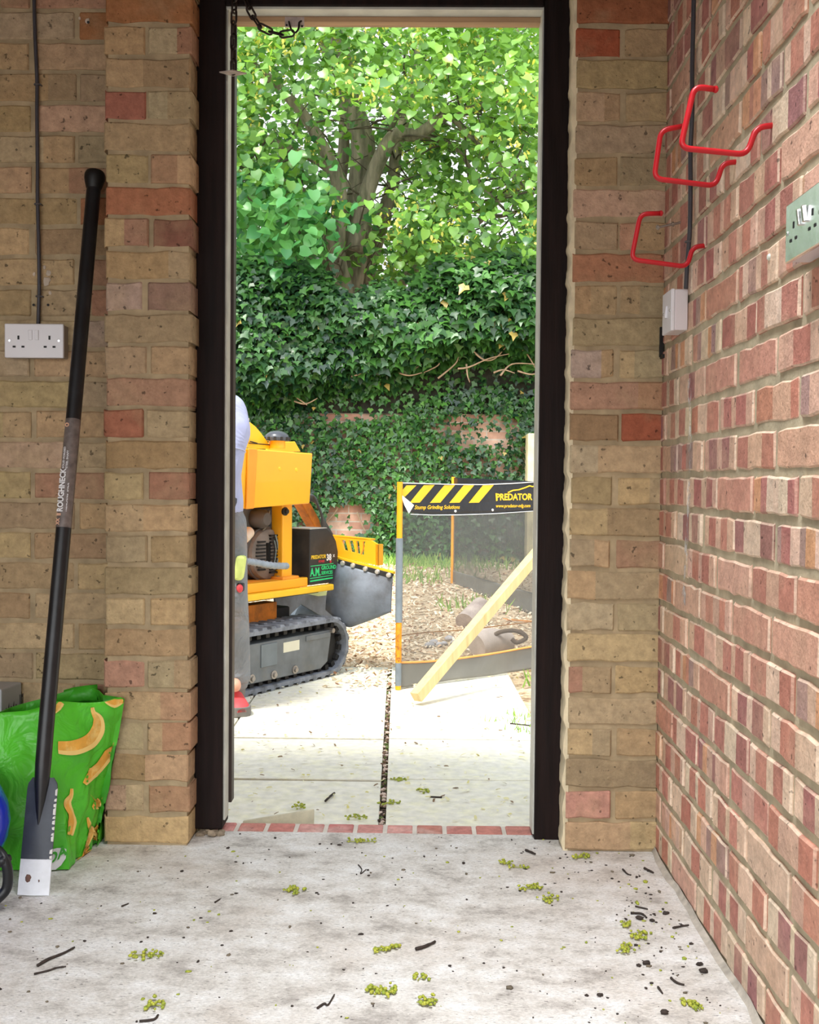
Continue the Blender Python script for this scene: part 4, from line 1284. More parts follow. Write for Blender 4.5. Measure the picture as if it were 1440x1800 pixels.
# steel double socket, near
X1 = RX - .042
yf = aX(1381, 413, X1).y; zt = aX(1381, 363, X1).z; zb = aX(1381, 464, X1).z
ss = thing('steel_socket', 'brushed steel double socket on a white box on the right wall', 'socket', (RX, yf - .07, zb))
STEEL = pm('brushed_steel', (236, 238, 238), .27, metal=1.0, var=.05, vs=30, bump=.12, bs=30)
m = MB(); m.bb((X1 + .007, yf - .144, zb + .002), (xw, yf - .002, zt - .002)); m.build('back_box', pm('white_box', (214, 206, 208)), ss, bevel=.003)
m = MB(); m.bb((X1, yf - .146, zb), (X1 + .007, yf, zt)); m.build('faceplate', STEEL, ss, bevel=.002)
Wd = .146; Hs = zt - zb
for c in (.24, .76):
    for dx, dz, w, h in ((0, .58, .03, .11), (-.075, .34, .05, .05), (.075, .34, .05, .05)):
        m = MB(); m.box((X1 - .0002, yf - Wd * (c + dx), zb + Hs * dz), (.0012, Wd * w, Hs * h)); m.build('pin_hole', BLACKH, ss)
for c in (.46, .60):
    m = MB(); m.box((X1 - .003, yf - Wd * c, zb + Hs * .62), (.007, Wd * .05, Hs * .27), Matrix.Rotation(-.13, 3, 'Y')); m.build('rocker_switch', STEEL, ss, bevel=.0015)
for c in (.06, .94):
    m = MB(); m.lathe([(.0001, .0008), (.003, .0008), (.0034, 0), (.0034, -.003)], (X1 - .0002, yf - Wd * c, zb + Hs * .5), 12, (-1, 0, 0)); m.build('screw', CHROME, ss, smooth=SM)

# zinc bolt sticking out of the wall
p = aX(1197, 391, RX - .002); p2 = aY(1156, 400, p.y)
bo_ = thing('bolt', 'thin zinc bolt sticking out of the right wall below the middle red hook', 'bolt', tuple(p))
ZINC = pm('zinc', (176, 172, 164), .35, metal=.8, var=.15)
m = MB(); m.cyl(p, p2, .0028, 10); m.build('shank', ZINC, bo_, smooth=SM)
d_ = (p2 - p).normalized()
m = MB(); m.lathe([(.0028, -.004), (.006, -.003), (.006, .001), (.003, .003)], p2, 6, d_); m.build('head', ZINC, bo_)
m = MB(); m.lathe([(.0028, 0), (.0055, 0), (.0055, .004), (.0028, .004)], p + d_ * .016, 10, d_); m.build('nut', ZINC, bo_)
# white plug
p = aX(1354, 452, RX - .003)
o = MB().lathe([(.0001, .005), (.004, .0045), (.0062, .001), (.0058, -.004)], p, 14, (-1, 0, 0)).build('wall_plug', pm('plug_white', (216, 220, 208), .4, var=.1), smooth=SM)
setp(o, 'small white plug set in the mortar left of the steel socket', 'plug')
# black latch bracket in the corner
bk_ = thing('latch_bracket', 'small black iron latch bracket in the corner below the white switch box', 'bracket', tuple(aY(1164, 628, PY - .006)))
IRON = pm('black_iron', (26, 23, 21), .55, metal=.3, var=.25, vs=40)
p = aY(1159, 575, PY - .007); q = aY(1163, 628, PY - .007)
m = MB(); m.bb((p.x + .001, PY - .013, q.z), (p.x + .011, PY - .004, p.z)); m.build('bar', IRON, bk_, bevel=.001)
m = MB(); m.bb((p.x + .003, PY - .032, q.z - .004), (RX - .004, PY - .004, q.z + .005)); m.build('foot', IRON, bk_, bevel=.001)
m = MB(); m.lathe([(.004, -.02), (.004, .02)], aY(1168, 578, PY - .014), 10); m.build('pivot', IRON, bk_, smooth=SM)

# ------------------------------------------------------------------ chain at the door head
CHM = pm('rusty_chain_steel', (58, 48, 44), .45, metal=.7, var=.35, vs=60, bump=.2)
ch = thing('door_chain', 'rusty steel security chain hung at the top left of the door frame', 'chain', tuple(aY(411, 20, FY - .02)))
def link(p, q, roll):
    """an oval chain link from p to q"""
    p = Vector(p); q = Vector(q); c = (p + q) / 2; t = (q - p).normalized(); L = (q - p).length / 2 + .0045
    u = t.orthogonal().normalized(); u.rotate(Matrix.Rotation(roll, 3, t)) if False else None
    ref = Vector((0, 1, 0)); u = (ref - t * ref.dot(t)).normalized(); w = t.cross(u)
    s = u * math.cos(roll) + w * math.sin(roll)
    hw = .0075; pts = []
    for a in np.linspace(-math.pi / 2, math.pi / 2, 8): pts.append(c + t * (L - hw) + t * hw * math.cos(a) + s * hw * math.sin(a))
    for a in np.linspace(math.pi / 2, 3 * math.pi / 2, 8): pts.append(c - t * (L - hw) + t * hw * math.cos(a) + s * hw * math.sin(a))
    m = MB(); m.tube(pts, .0026, 8, closed=True); return m.build('link', CHM, ch, smooth=9)
def run(pix, Y, n):
    P_ = smooth_path([aY(x, y, Y) for x, y in pix], 12)
    L = [0]
    for i in range(1, len(P_)): L.append(L[-1] + (P_[i] - P_[i - 1]).length)
    at = lambda s: P_[min(range(len(L)), key=lambda i: abs(L[i] - s))]
    for k in range(n):
        link(at(L[-1] * k / n), at(L[-1] * (k + 1) / n), math.pi / 2 * (k % 2) + .5)
CHY = FY - .022
run([(414, -45), (412, 0), (411, 40), (410.5, 80), (410.5, 128)], CHY, 8)
run([(424, -45), (432, 5), (441, 18), (452, 42), (468, 52), (484, 59), (500, 61), (514, 58)], CHY + .004, 8)
m = MB(); c = aY(410, 131, CHY)
m.prism([c + Vector(v) for v in ((-.032, -.012, .003), (.004, -.024, .003), (.034, -.004, .003), (-.002, .012, .003))], (0, 0, -.0035)); m.build('end_plate', pm('worn_white_plate', (186, 172, 164), .5, metal=.3, var=.25, vs=60), ch, bevel=.0008)
kp = thing('chain_keeper', 'pale metal keeper plate screwed to the door head holding the chain end', 'bracket', tuple(aY(520, 45, FY)))
a = aY(501, 30, FY - .004); b = aY(535, 48, FY - .004)
m = MB(); m.bb((a.x, FY - .007, b.z), (b.x, FY - .0005, a.z)); m.build('plate', pm('worn_white_plate', (186, 172, 164)), kp, bevel=.001)
m = MB()
P_ = [aY(508, 38, FY - .006), aY(510, 46, FY - .016), aY(514, 55, FY - .022), aY(520, 57, FY - .022), aY(525, 50, FY - .018), aY(526, 40, FY - .012), aY(530, 37, FY - .006)]
m.tube(smooth_path(P_, 5), .0024, 8); m.build('staple', CHM, kp, smooth=9)
for x, y in ((504, 44), (531, 46)):
    m = MB(); m.lathe([(.0001, .001), (.0025, .0008), (.0028, -.001)], aY(x, y, FY - .0075), 10, (0, -1, 0)); m.build('screw', IRON, kp, smooth=SM)

# ------------------------------------------------------------------ litter on the floor
GREENB = pm('lime_bud', (176, 178, 62), .6, var=.25, vs=200, rgb2=(128, 148, 46), thr=(.45, .6))
STALK = pm('green_stalk', (150, 156, 70), .7, var=.2)
BLKT = pm('dark_twig_bark', (52, 42, 36), .8, var=.35, vs=120)
def sprig(px, py, ang, L, nb, label, cat='sprig', spread=.008):
    c = aZ(px, py, 0)
    t = thing('blossom_sprig', label, cat, tuple(c), group='fallen lime sprigs on the floor')
    d = Vector((math.cos(ang), math.sin(ang), 0)); e = Vector((-d.y, d.x, 0))
    pts = [c + d * (L * (k / 4 - .5)) + e * RND.uniform(-.004, .004) + Vector((0, 0, .003)) for k in range(5)]
    m = MB(); m.tube(smooth_path(pts, 4), .0011, 6); m.build('stalk', STALK, t, smooth=9)
    m = MB()
    for k in range(nb):
        s = RND.uniform(-.5, .5)
        p = c + d * L * s + e * RND.gauss(0, spread) + Vector((0, 0, RND.uniform(.003, .008)))
        m.ico(p, RND.uniform(.0024, .0042), 1, (1, 1, .8), .2)
    m.build('buds', GREENB, t, smooth=9)
for a in [(1022, 1508, .5, .05, 26, 'yellow-green lime sprig at the foot of the right brick pier'),
          (888, 1518, 2.2, .03, 14, 'small yellow-green sprig in front of the right door jamb'),
          (913, 1527, .1, .05, 12, 'thin forked green sprig near the right door jamb, beside a tiny bud cluster'),
          (933, 1563, .35, .055, 24, 'green lime sprig with a long stalk, second row in front of the right jamb'),
          (968, 1583, .8, .042, 20, 'short yellow-green sprig just right of the long-stalked one'),
          (1124, 1646, 1.2, .045, 24, 'plump green sprig lying nearest the right wall, upper one of a pair'),
          (1101, 1671, 1.1, .045, 24, 'plump yellow sprig near the right wall, lower one of a pair'),
          (1101, 1627, 1.6, .03, 12, 'tiny sprig above the pair of plump ones by the right wall'),
          (256, 1682, .1, .065, 22, 'lone green sprig on the left part of the floor, right of the long dark twig'),
          (681, 1671, .6, .06, 30, 'largest green sprig in the middle of the floor, left of the black twig'),
          (671, 1744, -.4, .05, 40, 'round heap of green buds at the bottom centre of the floor'),
          (272, 1770, .2, .035, 18, 'small green sprig near the bottom left of the floor'),
          (516, 1568, -.6, .035, 34, 'dull brown-green bud cluster in the middle of the floor, nearest the threshold'),
          (636, 1481, .1, .075, 20, 'spread-out yellow-green sprig lying just inside the brick threshold'),
          (1214, 1768, -.9, .045, 26, 'yellow-green sprig at the bottom right of the floor'),
          (750, 1763, .3, .035, 28, 'loose clump of buds at the bottom edge, right of the round heap'),
          (741, 1722, .7, .022, 10, 'tiny green sprig above the clump at the bottom edge of the floor')]:
    sprig(*a[:5], a[5])
def twig(pix, r, label):
    P_ = [aZ(x, y, r) for x, y in pix]
    m = MB(); P2 = smooth_path(P_, 4); m.tube(P2, [r * (1 - .4 * i / len(P2)) * RND.uniform(.8, 1.15) for i in range(len(P2))], 7)
    o = m.build('twig', BLKT, smooth=9); setp(o, label, 'twig', 'fallen twigs on the floor')
for pix, r, l in [([(66, 1697), (85, 1686), (110, 1676), (131, 1665)], .0032, 'longest dark twig, on the left of the floor below the spade'),
                  ([(60, 1712), (85, 1706), (100, 1701), (116, 1699)], .0022, 'thin crooked twig just below the longest dark twig'),
                  ([(731, 1668), (748, 1663), (765, 1655)], .0038, 'stout black twig right of the largest green sprig'),
                  ([(924, 1494), (932, 1497), (941, 1501)], .0035, 'short black twig in front of the right door jamb'),
                  ([(1109, 1605), (1128, 1606), (1137, 1613)], .0026, 'hooked black twig in front of the right wall'),
                  ([(1117, 1593), (1139, 1598)], .0022, 'thin black twig above the hooked one by the right wall'),
                  ([(1133, 1526), (1141, 1530), (1149, 1534)], .0034, 'black twig in the corner at the right pier and right wall'),
                  ([(1183, 1631), (1198, 1628), (1211, 1626)], .0024, 'level black twig closest to the right wall'),
                  ([(1180, 1719), (1190, 1727), (1203, 1731)], .0026, 'bent black twig at the lower right of the floor'),
                  ([(1157, 1735), (1165, 1746)], .0024, 'tiny upright black twig left of the bent one at lower right'),
                  ([(558, 1772), (570, 1764), (577, 1766), (588, 1748)], .0022, 'forked brown twig at the bottom of the floor, left of the round bud heap'),
                  ([(245, 1795), (270, 1792), (278, 1784)], .0024, 'dark twig at the bottom edge below the small green sprig'),
                  ([(214, 1593), (226, 1588)], .0022, 'short dark twig in front of the left brick pier'),
                  ([(378, 1586), (387, 1580)], .002, 'tiny twig in the middle left of the floor in front of the left jamb'),
                  ([(630, 1520), (636, 1528), (634, 1536), (644, 1528)], .0016, 'small forked twig left of the centre in front of the threshold'),
                  ([(1095, 1528), (1103, 1536), (1110, 1538)], .0022, 'curled black twig left of the corner twig by the right pier')]:
    twig(pix, r, l)
m = MB()
for _ in range(620):
    p = Vector((RND.uniform(-1.0, RX - .04), RND.uniform(1.55, 2.70), 0))
    if RND.random() < .35: p.x = RX - .04 - abs(RND.gauss(0, .12))
    if p.y > PY - .01 and (p.x < OX0 or p.x > OX1): continue
    if p.x < -.75 and p.y > 2.3: continue
    r = abs(RND.gauss(0, .0014)) + .0007
    m.ico(p + Vector((0, 0, r * .4)), r, 0, (RND.uniform(.8, 2), RND.uniform(.8, 2), .6), .3, mi=RND.choice([0, 0, 0, 1, 2]))
for x, y in [(1170, 1607), (1125, 1616), (1147, 1620), (1237, 1709), (1230, 1697), (1168, 1782), (1055, 1751), (1136, 1695)]:
    p = aZ(x, y, 0); m.ico(p + Vector((0, 0, .003)), RND.uniform(.004, .0065), 1, (1.4, 1, .7), .3)
o = m.build('floor_litter', [BLKT, pm('grit', (110, 100, 84), .9, var=.3), GREENB], smooth=9)
setp(o, 'scattered crumbs of bark, grit and buds on the concrete floor', 'litter', kind='stuff')

# ------------------------------------------------------------------ stump grinder on its rubber tracks
GA = Vector((.522, .853, 0)).normalized(); GN = Vector((GA.y, -GA.x, 0)); GP = Vector((-.816, 4.8, OUT))
def S(px, py, off):
    """photo pixel on the machine's side plane at offset off -> local (along, across, up)"""
    d = Vector(ray(px, py)); n = GN; t = (n.dot(GP) + off - n.dot(Vector(CP))) / n.dot(d)
    p = Vector(CP) + d * t - GP
    return Vector((p.dot(GA), -off, p.z))
gr = thing('stump_grinder', 'orange and black tracked stump grinder standing on the paving outside the door', 'stump grinder', tuple(GP), math.atan2(GA.y, GA.x))
ORG = pm('orange_paint', (255, 182, 34), .38, var=.06, vs=6, spec=.5, coat=.15)
ORGD = pm('dirty_orange_paint', (214, 122, 30), .6, var=.3, vs=14, rgb2=(120, 72, 34), thr=(.5, .72))
YEL = pm('yellow_edge_paint', (255, 200, 44), .4, var=.08)
RUB = pm('track_rubber', (128, 132, 140), .62, var=.25, vs=24, bump=.25, bs=60, rgb2=(66, 66, 68), thr=(.5, .7))
GREYS = pm('grey_track_frame', (112, 116, 118), .5, var=.2, vs=12, rgb2=(124, 122, 116), thr=(.5, .72))
BLK = pm('black_steel', (46, 46, 46), .5, var=.3, vs=10, rgb2=(72, 68, 62), thr=(.5, .7))
DK = pm('dark_steel', (36, 34, 32), .6, var=.3)
STL = pm('bolt_steel', (176, 168, 160), .4, metal=.7, var=.15)
ENG = pm('engine_plastic', (92, 86, 82), .55, var=.2, vs=14)
ENGB = pm('engine_shroud_dusty', (128, 116, 106), .7, var=.25, vs=14)
def lb(m, *a, **k): return m.build(*a, world=False, **k)
def stadium(sa, sb, r, zc, n=14):
    out = []
    for a in np.linspace(-math.pi / 2, math.pi / 2, n): out.append((sb - r + r * math.cos(a), zc + r * math.sin(a)))
    for a in np.linspace(math.pi / 2, 3 * math.pi / 2, n): out.append((sa + r + r * math.cos(a), zc + r * math.sin(a)))
    return out
def track(y0, y1, sa, sb):
    R_ = .137; zc = .137 + .012
    m = MB(); o_ = stadium(sa, sb, R_, zc, 18); i_ = stadium(sa + .018, sb - .018, R_ - .018, zc, 18); n = len(o_)
    vs = [(a, y0, z) for a, z in o_] + [(a, y1, z) for a, z in o_] + [(a, y0, z) for a, z in i_] + [(a, y1, z) for a, z in i_]
    fs = []
    for k in range(n):
        k2 = (k + 1) % n
        fs += [(k, k2, n + k2, n + k), (2 * n + k, 3 * n + k, 3 * n + k2, 2 * n + k2), (k, 2 * n + k, 2 * n + k2, k2), (n + k, n + k2, 3 * n + k2, 3 * n + k)]
    m.add(vs, fs); bel_m = m
    # tread blocks, a staggered pair every 6.5 cm, and drive teeth inside
    per = []
    for k in range(n):
        a = Vector((o_[k][0], 0, o_[k][1])); b = Vector((o_[(k + 1) % n][0], 0, o_[(k + 1) % n][1])); per.append((a, b, (b - a).length))
    tot = sum(p[2] for p in per); cnt = int(tot / .062)
    m = MB(); m2 = MB()
    for c in range(cnt):
        s = tot * c / cnt; k = 0
        while s > per[k][2]: s -= per[k][2]; k += 1
        a, b, L = per[k]; t = (b - a).normalized(); nn = Vector((t.z, 0, -t.x)); p = a + t * s
        rot = Matrix((t, Vector((0, 1, 0)), nn)).transposed()
        w = abs(y1 - y0); ym = (y0 + y1) / 2
        sg = 1 if c % 2 else -1
        if p.z > .02 or True:
            m.add([rot @ Vector(v) + p + Vector((0, ym, 0)) for v in
                   [(-.026, -w / 2, 0), (.010, -w / 2, 0), (.026, -.005, 0), (-.004, -.005, 0), (-.020, -w / 2 + .004, .011), (.006, -w / 2 + .004, .011), (.020, -.012, .011), (0, -.012, .011)]],
                  [(0, 1, 5, 4), (1, 2, 6, 5), (2, 3, 7, 6), (3, 0, 4, 7), (4, 5, 6, 7)])
            m.add([rot @ Vector(v) + p + Vector((0, ym, 0)) for v in
                   [(.020, w / 2, 0), (-.016, w / 2, 0), (-.030, .005, 0), (.0, .005, 0), (.016, w / 2 - .004, .011), (-.010, w / 2 - .004, .011), (-.024, .012, .011), (-.002, .012, .011)]],
                  [(1, 0, 4, 5), (2, 1, 5, 6), (3, 2, 6, 7), (0, 3, 7, 4), (5, 4, 7, 6)])
            m2.box(p - nn * .030 + Vector((0, y0 + .055 * (1 if y1 > y0 else -1), 0)), (.026, .05, .026), rot)
    bel_m.add(m2.v, m2.f, 1); bel = lb(bel_m, 'track_belt', [RUB, DK], gr, smooth=SM)
    lb(m, 'tread', RUB, bel, smooth=SM)
    return bel
SA, SB = -.20, .752
track(-.062, .135, SA, SB)
track(.50, .69, SA, SB)
# frame plate of the near track, with door, sticker, bolts
q = [S(*p, .052) for p in [(425, 1136), (584, 1107), (584, 1117), (578, 1163), (566, 1176), (425, 1207)]]
q = [Vector((-.12, -.045, q[0].z - .002))] + [Vector((v.x, -.045, v.z)) for v in q[1:5]] + [Vector((-.12, -.045, q[-1].z))]
m = MB(); m.prism(q, (0, .16, 0)); fr = lb(m, 'track_frame', GREYS, gr, bevel=.004)
a = S(459, 1134, .048); b = S(487, 1168, .048)
m = MB(); m.bb((a.x, -.050, b.z), (b.x, -.044, a.z)); lb(m, 'access_plate', pm('grey_plate', (116, 124, 128), .45, var=.12), fr, bevel=.002)
a = S(499, 1130, .048); b = S(527, 1142, .048)
m = MB(); m.bb((a.x, -.0465, b.z), (b.x, -.044, a.z)); lb(m, 'rating_sticker', pm('cream_sticker', (226, 220, 196), .5, var=.06), fr, bevel=.0006)
a = S(538, 1123, .048); b = S(580, 1114, .048)
m = MB(); m.bb((a.x, -.051, a.z - .012), (b.x, -.044, b.z + .01)); lb(m, 'guide_rail', GREYS, fr, bevel=.002)
for x, y in [(442, 1193), (481, 1186), (518, 1177)]:
    c = S(x, y, .046); m = MB(); m.lathe([(.001, .016), (.011, .015), (.011, .006), (.020, .005), (.020, -.004)], c, 6 * 3, (0, -1, 0)); lb(m, 'bolt', STL, fr, smooth=SM)
for c in ((SB - .14, .149), (SA + .14, .149)):
    m = MB(); m.lathe([(.02, -.055), (.108, -.05), (.112, .04), (.02, .055)], (c[0], .04, c[1]), 28, (0, 1, 0)); lb(m, 'idler_wheel', DK, gr, smooth=SM)
c = S(581, 1108, .04)
m = MB(); m.lathe([(.001, .02), (.012, .02), (.014, -.03)], c, 16, (0, -1, 0)); lb(m, 'idler_hub', STL, gr, smooth=SM)
for s in (.08, .27, .46):
    m = MB(); m.lathe([(.012, -.05), (.032, -.05), (.032, .05), (.012, .05)], (s, .04, .055), 18, (0, 1, 0)); lb(m, 'roller', DK, gr, smooth=SM)
# chassis between the tracks
m = MB(); m.bb((-.18, .15, .20), (.55, .48, .34)); lb(m, 'chassis', DK, gr, bevel=.01)
a = S(427, 1066, -.12); b = S(487, 1094, -.12)
m = MB(); m.bb((a.x - .16, .12, b.z), (b.x, .20, a.z)); lb(m, 'cross_member', ORGD, gr, bevel=.004)
m = MB(); m.bb((-.18, .03, .408), (.62, .60, .428)); lb(m, 'deck_underside', DK, gr)
# deck: lower yellow bar, upper orange step, plate
a0 = S(422, 1061, .0); a1 = S(587, 1036, .0); a2 = S(587, 1026, .0); a3 = S(422, 1048, .0)
zb_, zt_ = (a0.z + a1.z) / 2, (a2.z + a3.z) / 2
m = MB(); m.bb((-.18, -.002, zb_), (a1.x, .035, zt_)); lb(m, 'deck_edge_bar', YEL, gr, bevel=.006)
u1 = S(541, 1027, -.03)
m = MB(); m.bb((-.18, .028, zt_), (u1.x, .065, zt_ + .045)); lb(m, 'deck_channel', ORG, gr, bevel=.005)
m = MB(); m.bb((-.18, .06, zt_ + .030), (u1.x - .02, .60, zt_ + .046)); lb(m, 'deck_plate', pm('deck_orange', (240, 150, 40), .5, var=.15, vs=10), gr, bevel=.003)
for x, y in [(489, 1018), (512, 1016), (424, 1030)]:
    c = S(x, y, -.075); m = MB(); m.lathe([(.001, .016), (.012, .015), (.012, .004), (.018, .003), (.018, -.004)], c, 6, (0, 0, 1)); lb(m, 'bolt', STL, gr)
dz_ = zt_ + .046
# engine: body, recoil cover with louvres, breather cup, shroud plate
ec = S(463, 962, -.14)
m = MB(); m.bb((ec.x - .16, .17, dz_), (ec.x + .14, .46, .84)); lb(m, 'engine_block', BLK, gr, bevel=.02)
sp_ = [S(x, y, -.16) for x, y in [(424, 893), (494, 893), (494, 960), (486, 1000), (450, 1018), (424, 1018)]]
m = MB(); m.prism(sp_, (0, .02, 0)); lb(m, 'engine_shroud', pm('engine_shroud_grey', (92, 92, 90), .5, var=.2), gr, bevel=.006)
rz = S(463, 928, -.12).z; rb_ = S(463, 1021, -.12).z; rc = Vector((ec.x, 0, (rz + rb_) / 2)); rv = (rz - rb_) / 2
rw = (S(494, 970, -.12).x - S(430, 970, -.12).x) / 2
def ellip(k, y, n=40): return [Vector((rc.x + rw * k * math.cos(t), y, rc.z + rv * k * math.sin(t))) for t in np.linspace(0, 2 * math.pi, n, endpoint=False)]
m = MB(); n = 40
rings = [ellip(1.0, .16), ellip(1.0, .125), ellip(.93, .105), ellip(.70, .092), ellip(.3, .088)]
vs = [p for r in rings for p in r]; fs = []
for i in range(4):
    for k in range(n): fs.append((i * n + k, i * n + (k + 1) % n, (i + 1) * n + (k + 1) % n, (i + 1) * n + k))
fs.append(tuple(range(4 * n, 5 * n)))
m.add(vs, fs); rcv = lb(m, 'recoil_cover', ENGB, gr, smooth=SM)
m = MB()
for k in range(12):
    z = rc.z + rv * (.72 - 1.40 * k / 11)
    hw = rw * .62 * math.sqrt(max(0, 1 - ((z - rc.z) / rv) ** 2)) + .004
    m.bb((rc.x - rw * .12, .078, z - .0036), (rc.x - rw * .12 + hw * 1.25, .094, z + .0036))
for k in range(9):
    z = rc.z + rv * (.5 - 1.05 * k / 8)
    hw = rw * .8 * math.sqrt(max(0, 1 - ((z - rc.z) / rv) ** 2))
    m.bb((rc.x - hw, .086, z - .0036), (rc.x - rw * .34, .104, z + .0036))
for k in range(3):
    m.bb((rc.x - rw * (.30 - .07 * k), .080, rc.z - rv * .5), (rc.x - rw * (.27 - .07 * k), .094, rc.z + rv * .45))
lb(m, 'louvres', BLACKH, rcv)
m = MB(); m.tube([Vector((rc.x + rw * 1.02 * math.cos(t), .128, rc.z + rv * 1.02 * math.sin(t))) for t in np.linspace(0, 2 * math.pi, 40, endpoint=False)], .006, 8, closed=True); lb(m, 'cover_rim', ENG, rcv, smooth=9)
c = S(437, 936, -.11); c2 = S(428, 946, -.07)
m = MB(); m.tube([c, c + (c2 - c) * .9, c2], [.028, .028, .022], 20); lb(m, 'breather_cup', pm('cream_plastic', (226, 206, 184), .5, var=.1), gr, smooth=SM)
c = S(456, 912, -.13)
m = MB(); m.lathe([(.03, -.05), (.045, -.03), (.045, .03), (.03, .05)], c, 20, (0, 1, 0)); lb(m, 'carburettor', ENG, gr, smooth=SM)
m = MB(); m.tube(smooth_path([S(474, 897, -.10), S(471, 915, -.10), S(466, 928, -.10), S(462, 932, -.11)], 5), .004, 8); lb(m, 'fuel_line', pm('fuel_hose', (128, 116, 96), .6), gr, smooth=9)
m = MB(); m.tube(smooth_path([S(484, 940, -.08), S(488, 958, -.08), S(489, 980, -.08), S(483, 1000, -.08)], 5), .005, 8); m.tube(smooth_path([S(482, 950, -.08), S(485, 968, -.08), S(481, 996, -.08)], 5), .004, 8); lb(m, 'throttle_cable', pm('grey_green_hose', (120, 130, 124), .6), gr, smooth=9)
# hose spiral-wrapped
P_ = smooth_path([S(395, 976, -.03), S(426, 985, -.015), S(450, 989, -.005), S(478, 994, .0), S(505, 995, -.01)], 12)
rr = [.0155 + .0022 * math.sin(i * 2.2) for i in range(len(P_))]
m = MB(); m.tube(P_, rr, 12); lb(m, 'wrapped_hose', pm('spiral_hose', (150, 160, 170), .5, var=.15, vs=30), gr, smooth=9)
# post
a = S(497, 900, -.05); b = S(511, 1015, -.05)
pb = S(503, 1015, -.05); pt = S(504, 893, -.05)
m = MB(); m.bb((a.x, .05, dz_ - .01), (b.x + .012, .12, pt.z + .02)); po = lb(m, 'post', ORG, gr, bevel=.006)
m = MB(); m.bb((a.x - .02, .03, dz_ - .002), (b.x + .04, .15, dz_ + .012)); lb(m, 'foot_plate', pm('deck_orange', (240, 150, 40)), po, bevel=.003)
c = S(502, 899, -.045); m = MB(); m.lathe([(.001, .02), (.011, .019), (.012, .008), (.02, .007), (.02, -.004)], (c.x, .05, c.z), 20, (0, -1, 0)); lb(m, 'pivot_bolt', DK, po, smooth=SM)
# control box (large orange casing): wedge, taller at its near end
f = lambda x, y: S(x, y, .02)
tl, tr, br, bl_ = f(420, 787), f(550, 797), f(545, 885), f(420, 896)
m = MB(); m.prism([Vector((tl.x - .16, -.02, tl.z + .004)), tr, br, Vector((bl_.x - .16, -.02, bl_.z - .004))], (0, .36, 0)); cs = lb(m, 'engine_casing', ORG, gr, bevel=.006)
e0, e1, e2, e3 = f(434, 788), f(450, 789), f(444, 894), f(430, 895)
m = MB(); m.prism([p + Vector((0, -.001, 0)) for p in (e0, e1, e2, e3)], (0, -.010, 0)); lb(m, 'casing_rib', pm('orange_rib_paint', (250, 160, 36), .38, var=.05), cs, bevel=.004)
for x, y in [(492, 824), (521, 826)]:
    c = f(x, y); m = MB(); m.lathe([(.001, .002), (.008, .0015), (.010, -.001)], c + Vector((0, -.001, 0)), 12, (0, -1, 0)); lb(m, 'plug', YEL, cs, smooth=SM)
# top fairing: curved fin, filler neck and cap, rear tray
g = lambda x, y, o=-.16: S(x, y, o)
fin = [g(420, 789), g(420, 752), g(432, 744), g(440, 742), g(450, 750), g(460, 762), g(471, 777), g(476, 789)]
m = MB(); m.prism(fin, (0, .012, 0)); lb(m, 'top_fin', pm('yellow_orange_paint', (255, 196, 36), .4, var=.06), gr, bevel=.003)
rim = [g(470, 778, -.30), g(519, 776, -.30), g(529, 794, -.30), g(470, 794, -.30)]
m = MB(); m.prism(rim, (0, .012, 0)); lb(m, 'rear_tray', pm('yellow_orange_paint', (255, 196, 36)), gr, bevel=.003)
m = MB(); m.prism([g(418, 790, -.02), g(548, 799, -.02), g(548, 799, -.02) + Vector((0, .30, 0)), g(418, 790, -.02) + Vector((0, .30, 0))], (0, 0, .006)); lb(m, 'casing_top', YEL, gr)
wl = [g(424, 768, -.155), g(437, 768, -.155), g(437, 735, -.155), g(433, 735, -.155), g(424, 750, -.155)]
m = MB(); m.prism(wl, (0, -.004, 0)); lb(m, 'warning_plate', pm('pale_warning_plate', (240, 226, 200), .5, var=.1), gr)
m = MB()
for y_, x0_, x1_ in ((779, 438, 474), (788, 434, 446), (776, 440, 452)): m.tube([g(x0_, y_, -.15), g(x1_, y_ + 3, -.15)], .003, 6)
lb(m, 'linkage_rod', DK, gr, smooth=9)
cb_ = g(487, 788, -.14); ct = g(487, 773, -.14)
m = MB(); m.tube([cb_, ct], .040, 20); lb(m, 'filler_neck', ORG, gr, smooth=SM)
m = MB(); m.lathe([(.060, 0), (.062, .014), (.055, .030), (.036, .044), (.012, .050), (.001, .051)], ct + Vector((0, 0, -.006)), 24); capo = lb(m, 'filler_cap', pm('black_cap', (70, 72, 78), .25, var=.1), gr, smooth=SM)
m = MB()
for k in range(12):
    t = k * math.pi / 6; m.box(ct + Vector((.061 * math.cos(t), .061 * math.sin(t), .004)), (.010, .010, .016), Matrix.Rotation(t, 3, 'Z'))
lb(m, 'grip_rib', DK, capo)
# belt cover with curved front edge and decals
h_ = lambda x, y: S(x, y, -.02)
bc = [h_(545, 931), h_(575, 929), h_(584, 937), h_(591, 951), h_(594.5, 970), h_(594, 990), h_(587, 1012), h_(583, 1024), h_(544, 1029)]
m = MB(); m.prism(bc, (0, .15, 0)); bcv = lb(m, 'belt_cover', BLK, gr, bevel=.004)
zu = Vector((0, 0, 1)); 
def decal(body, x, y, size_px, col, sx, bold, shear=0.0):
    p = S(x, y, -.0185); t = S(x, y - size_px, -.0185); d1 = S(x + 10, y - .9, -.0185) - p
    return text_mesh('decal', body, (t - p).length * 1.38, pm(*col), p, d1, zu, bcv, bold=bold, world=False, sx=sx, shear=shear)
CY_ = ('decal_yellow', (250, 206, 60), .5); CW = ('decal_white', (240, 240, 240), .5); CR = ('decal_red', (208, 58, 72), .5); CG = ('decal_green', (60, 220, 130), .5)
decal('PREDATOR', 547, 983, 6.5, CY_, .95, .03, .1)
decal('38', 574, 985, 11, CW, .95, .04)
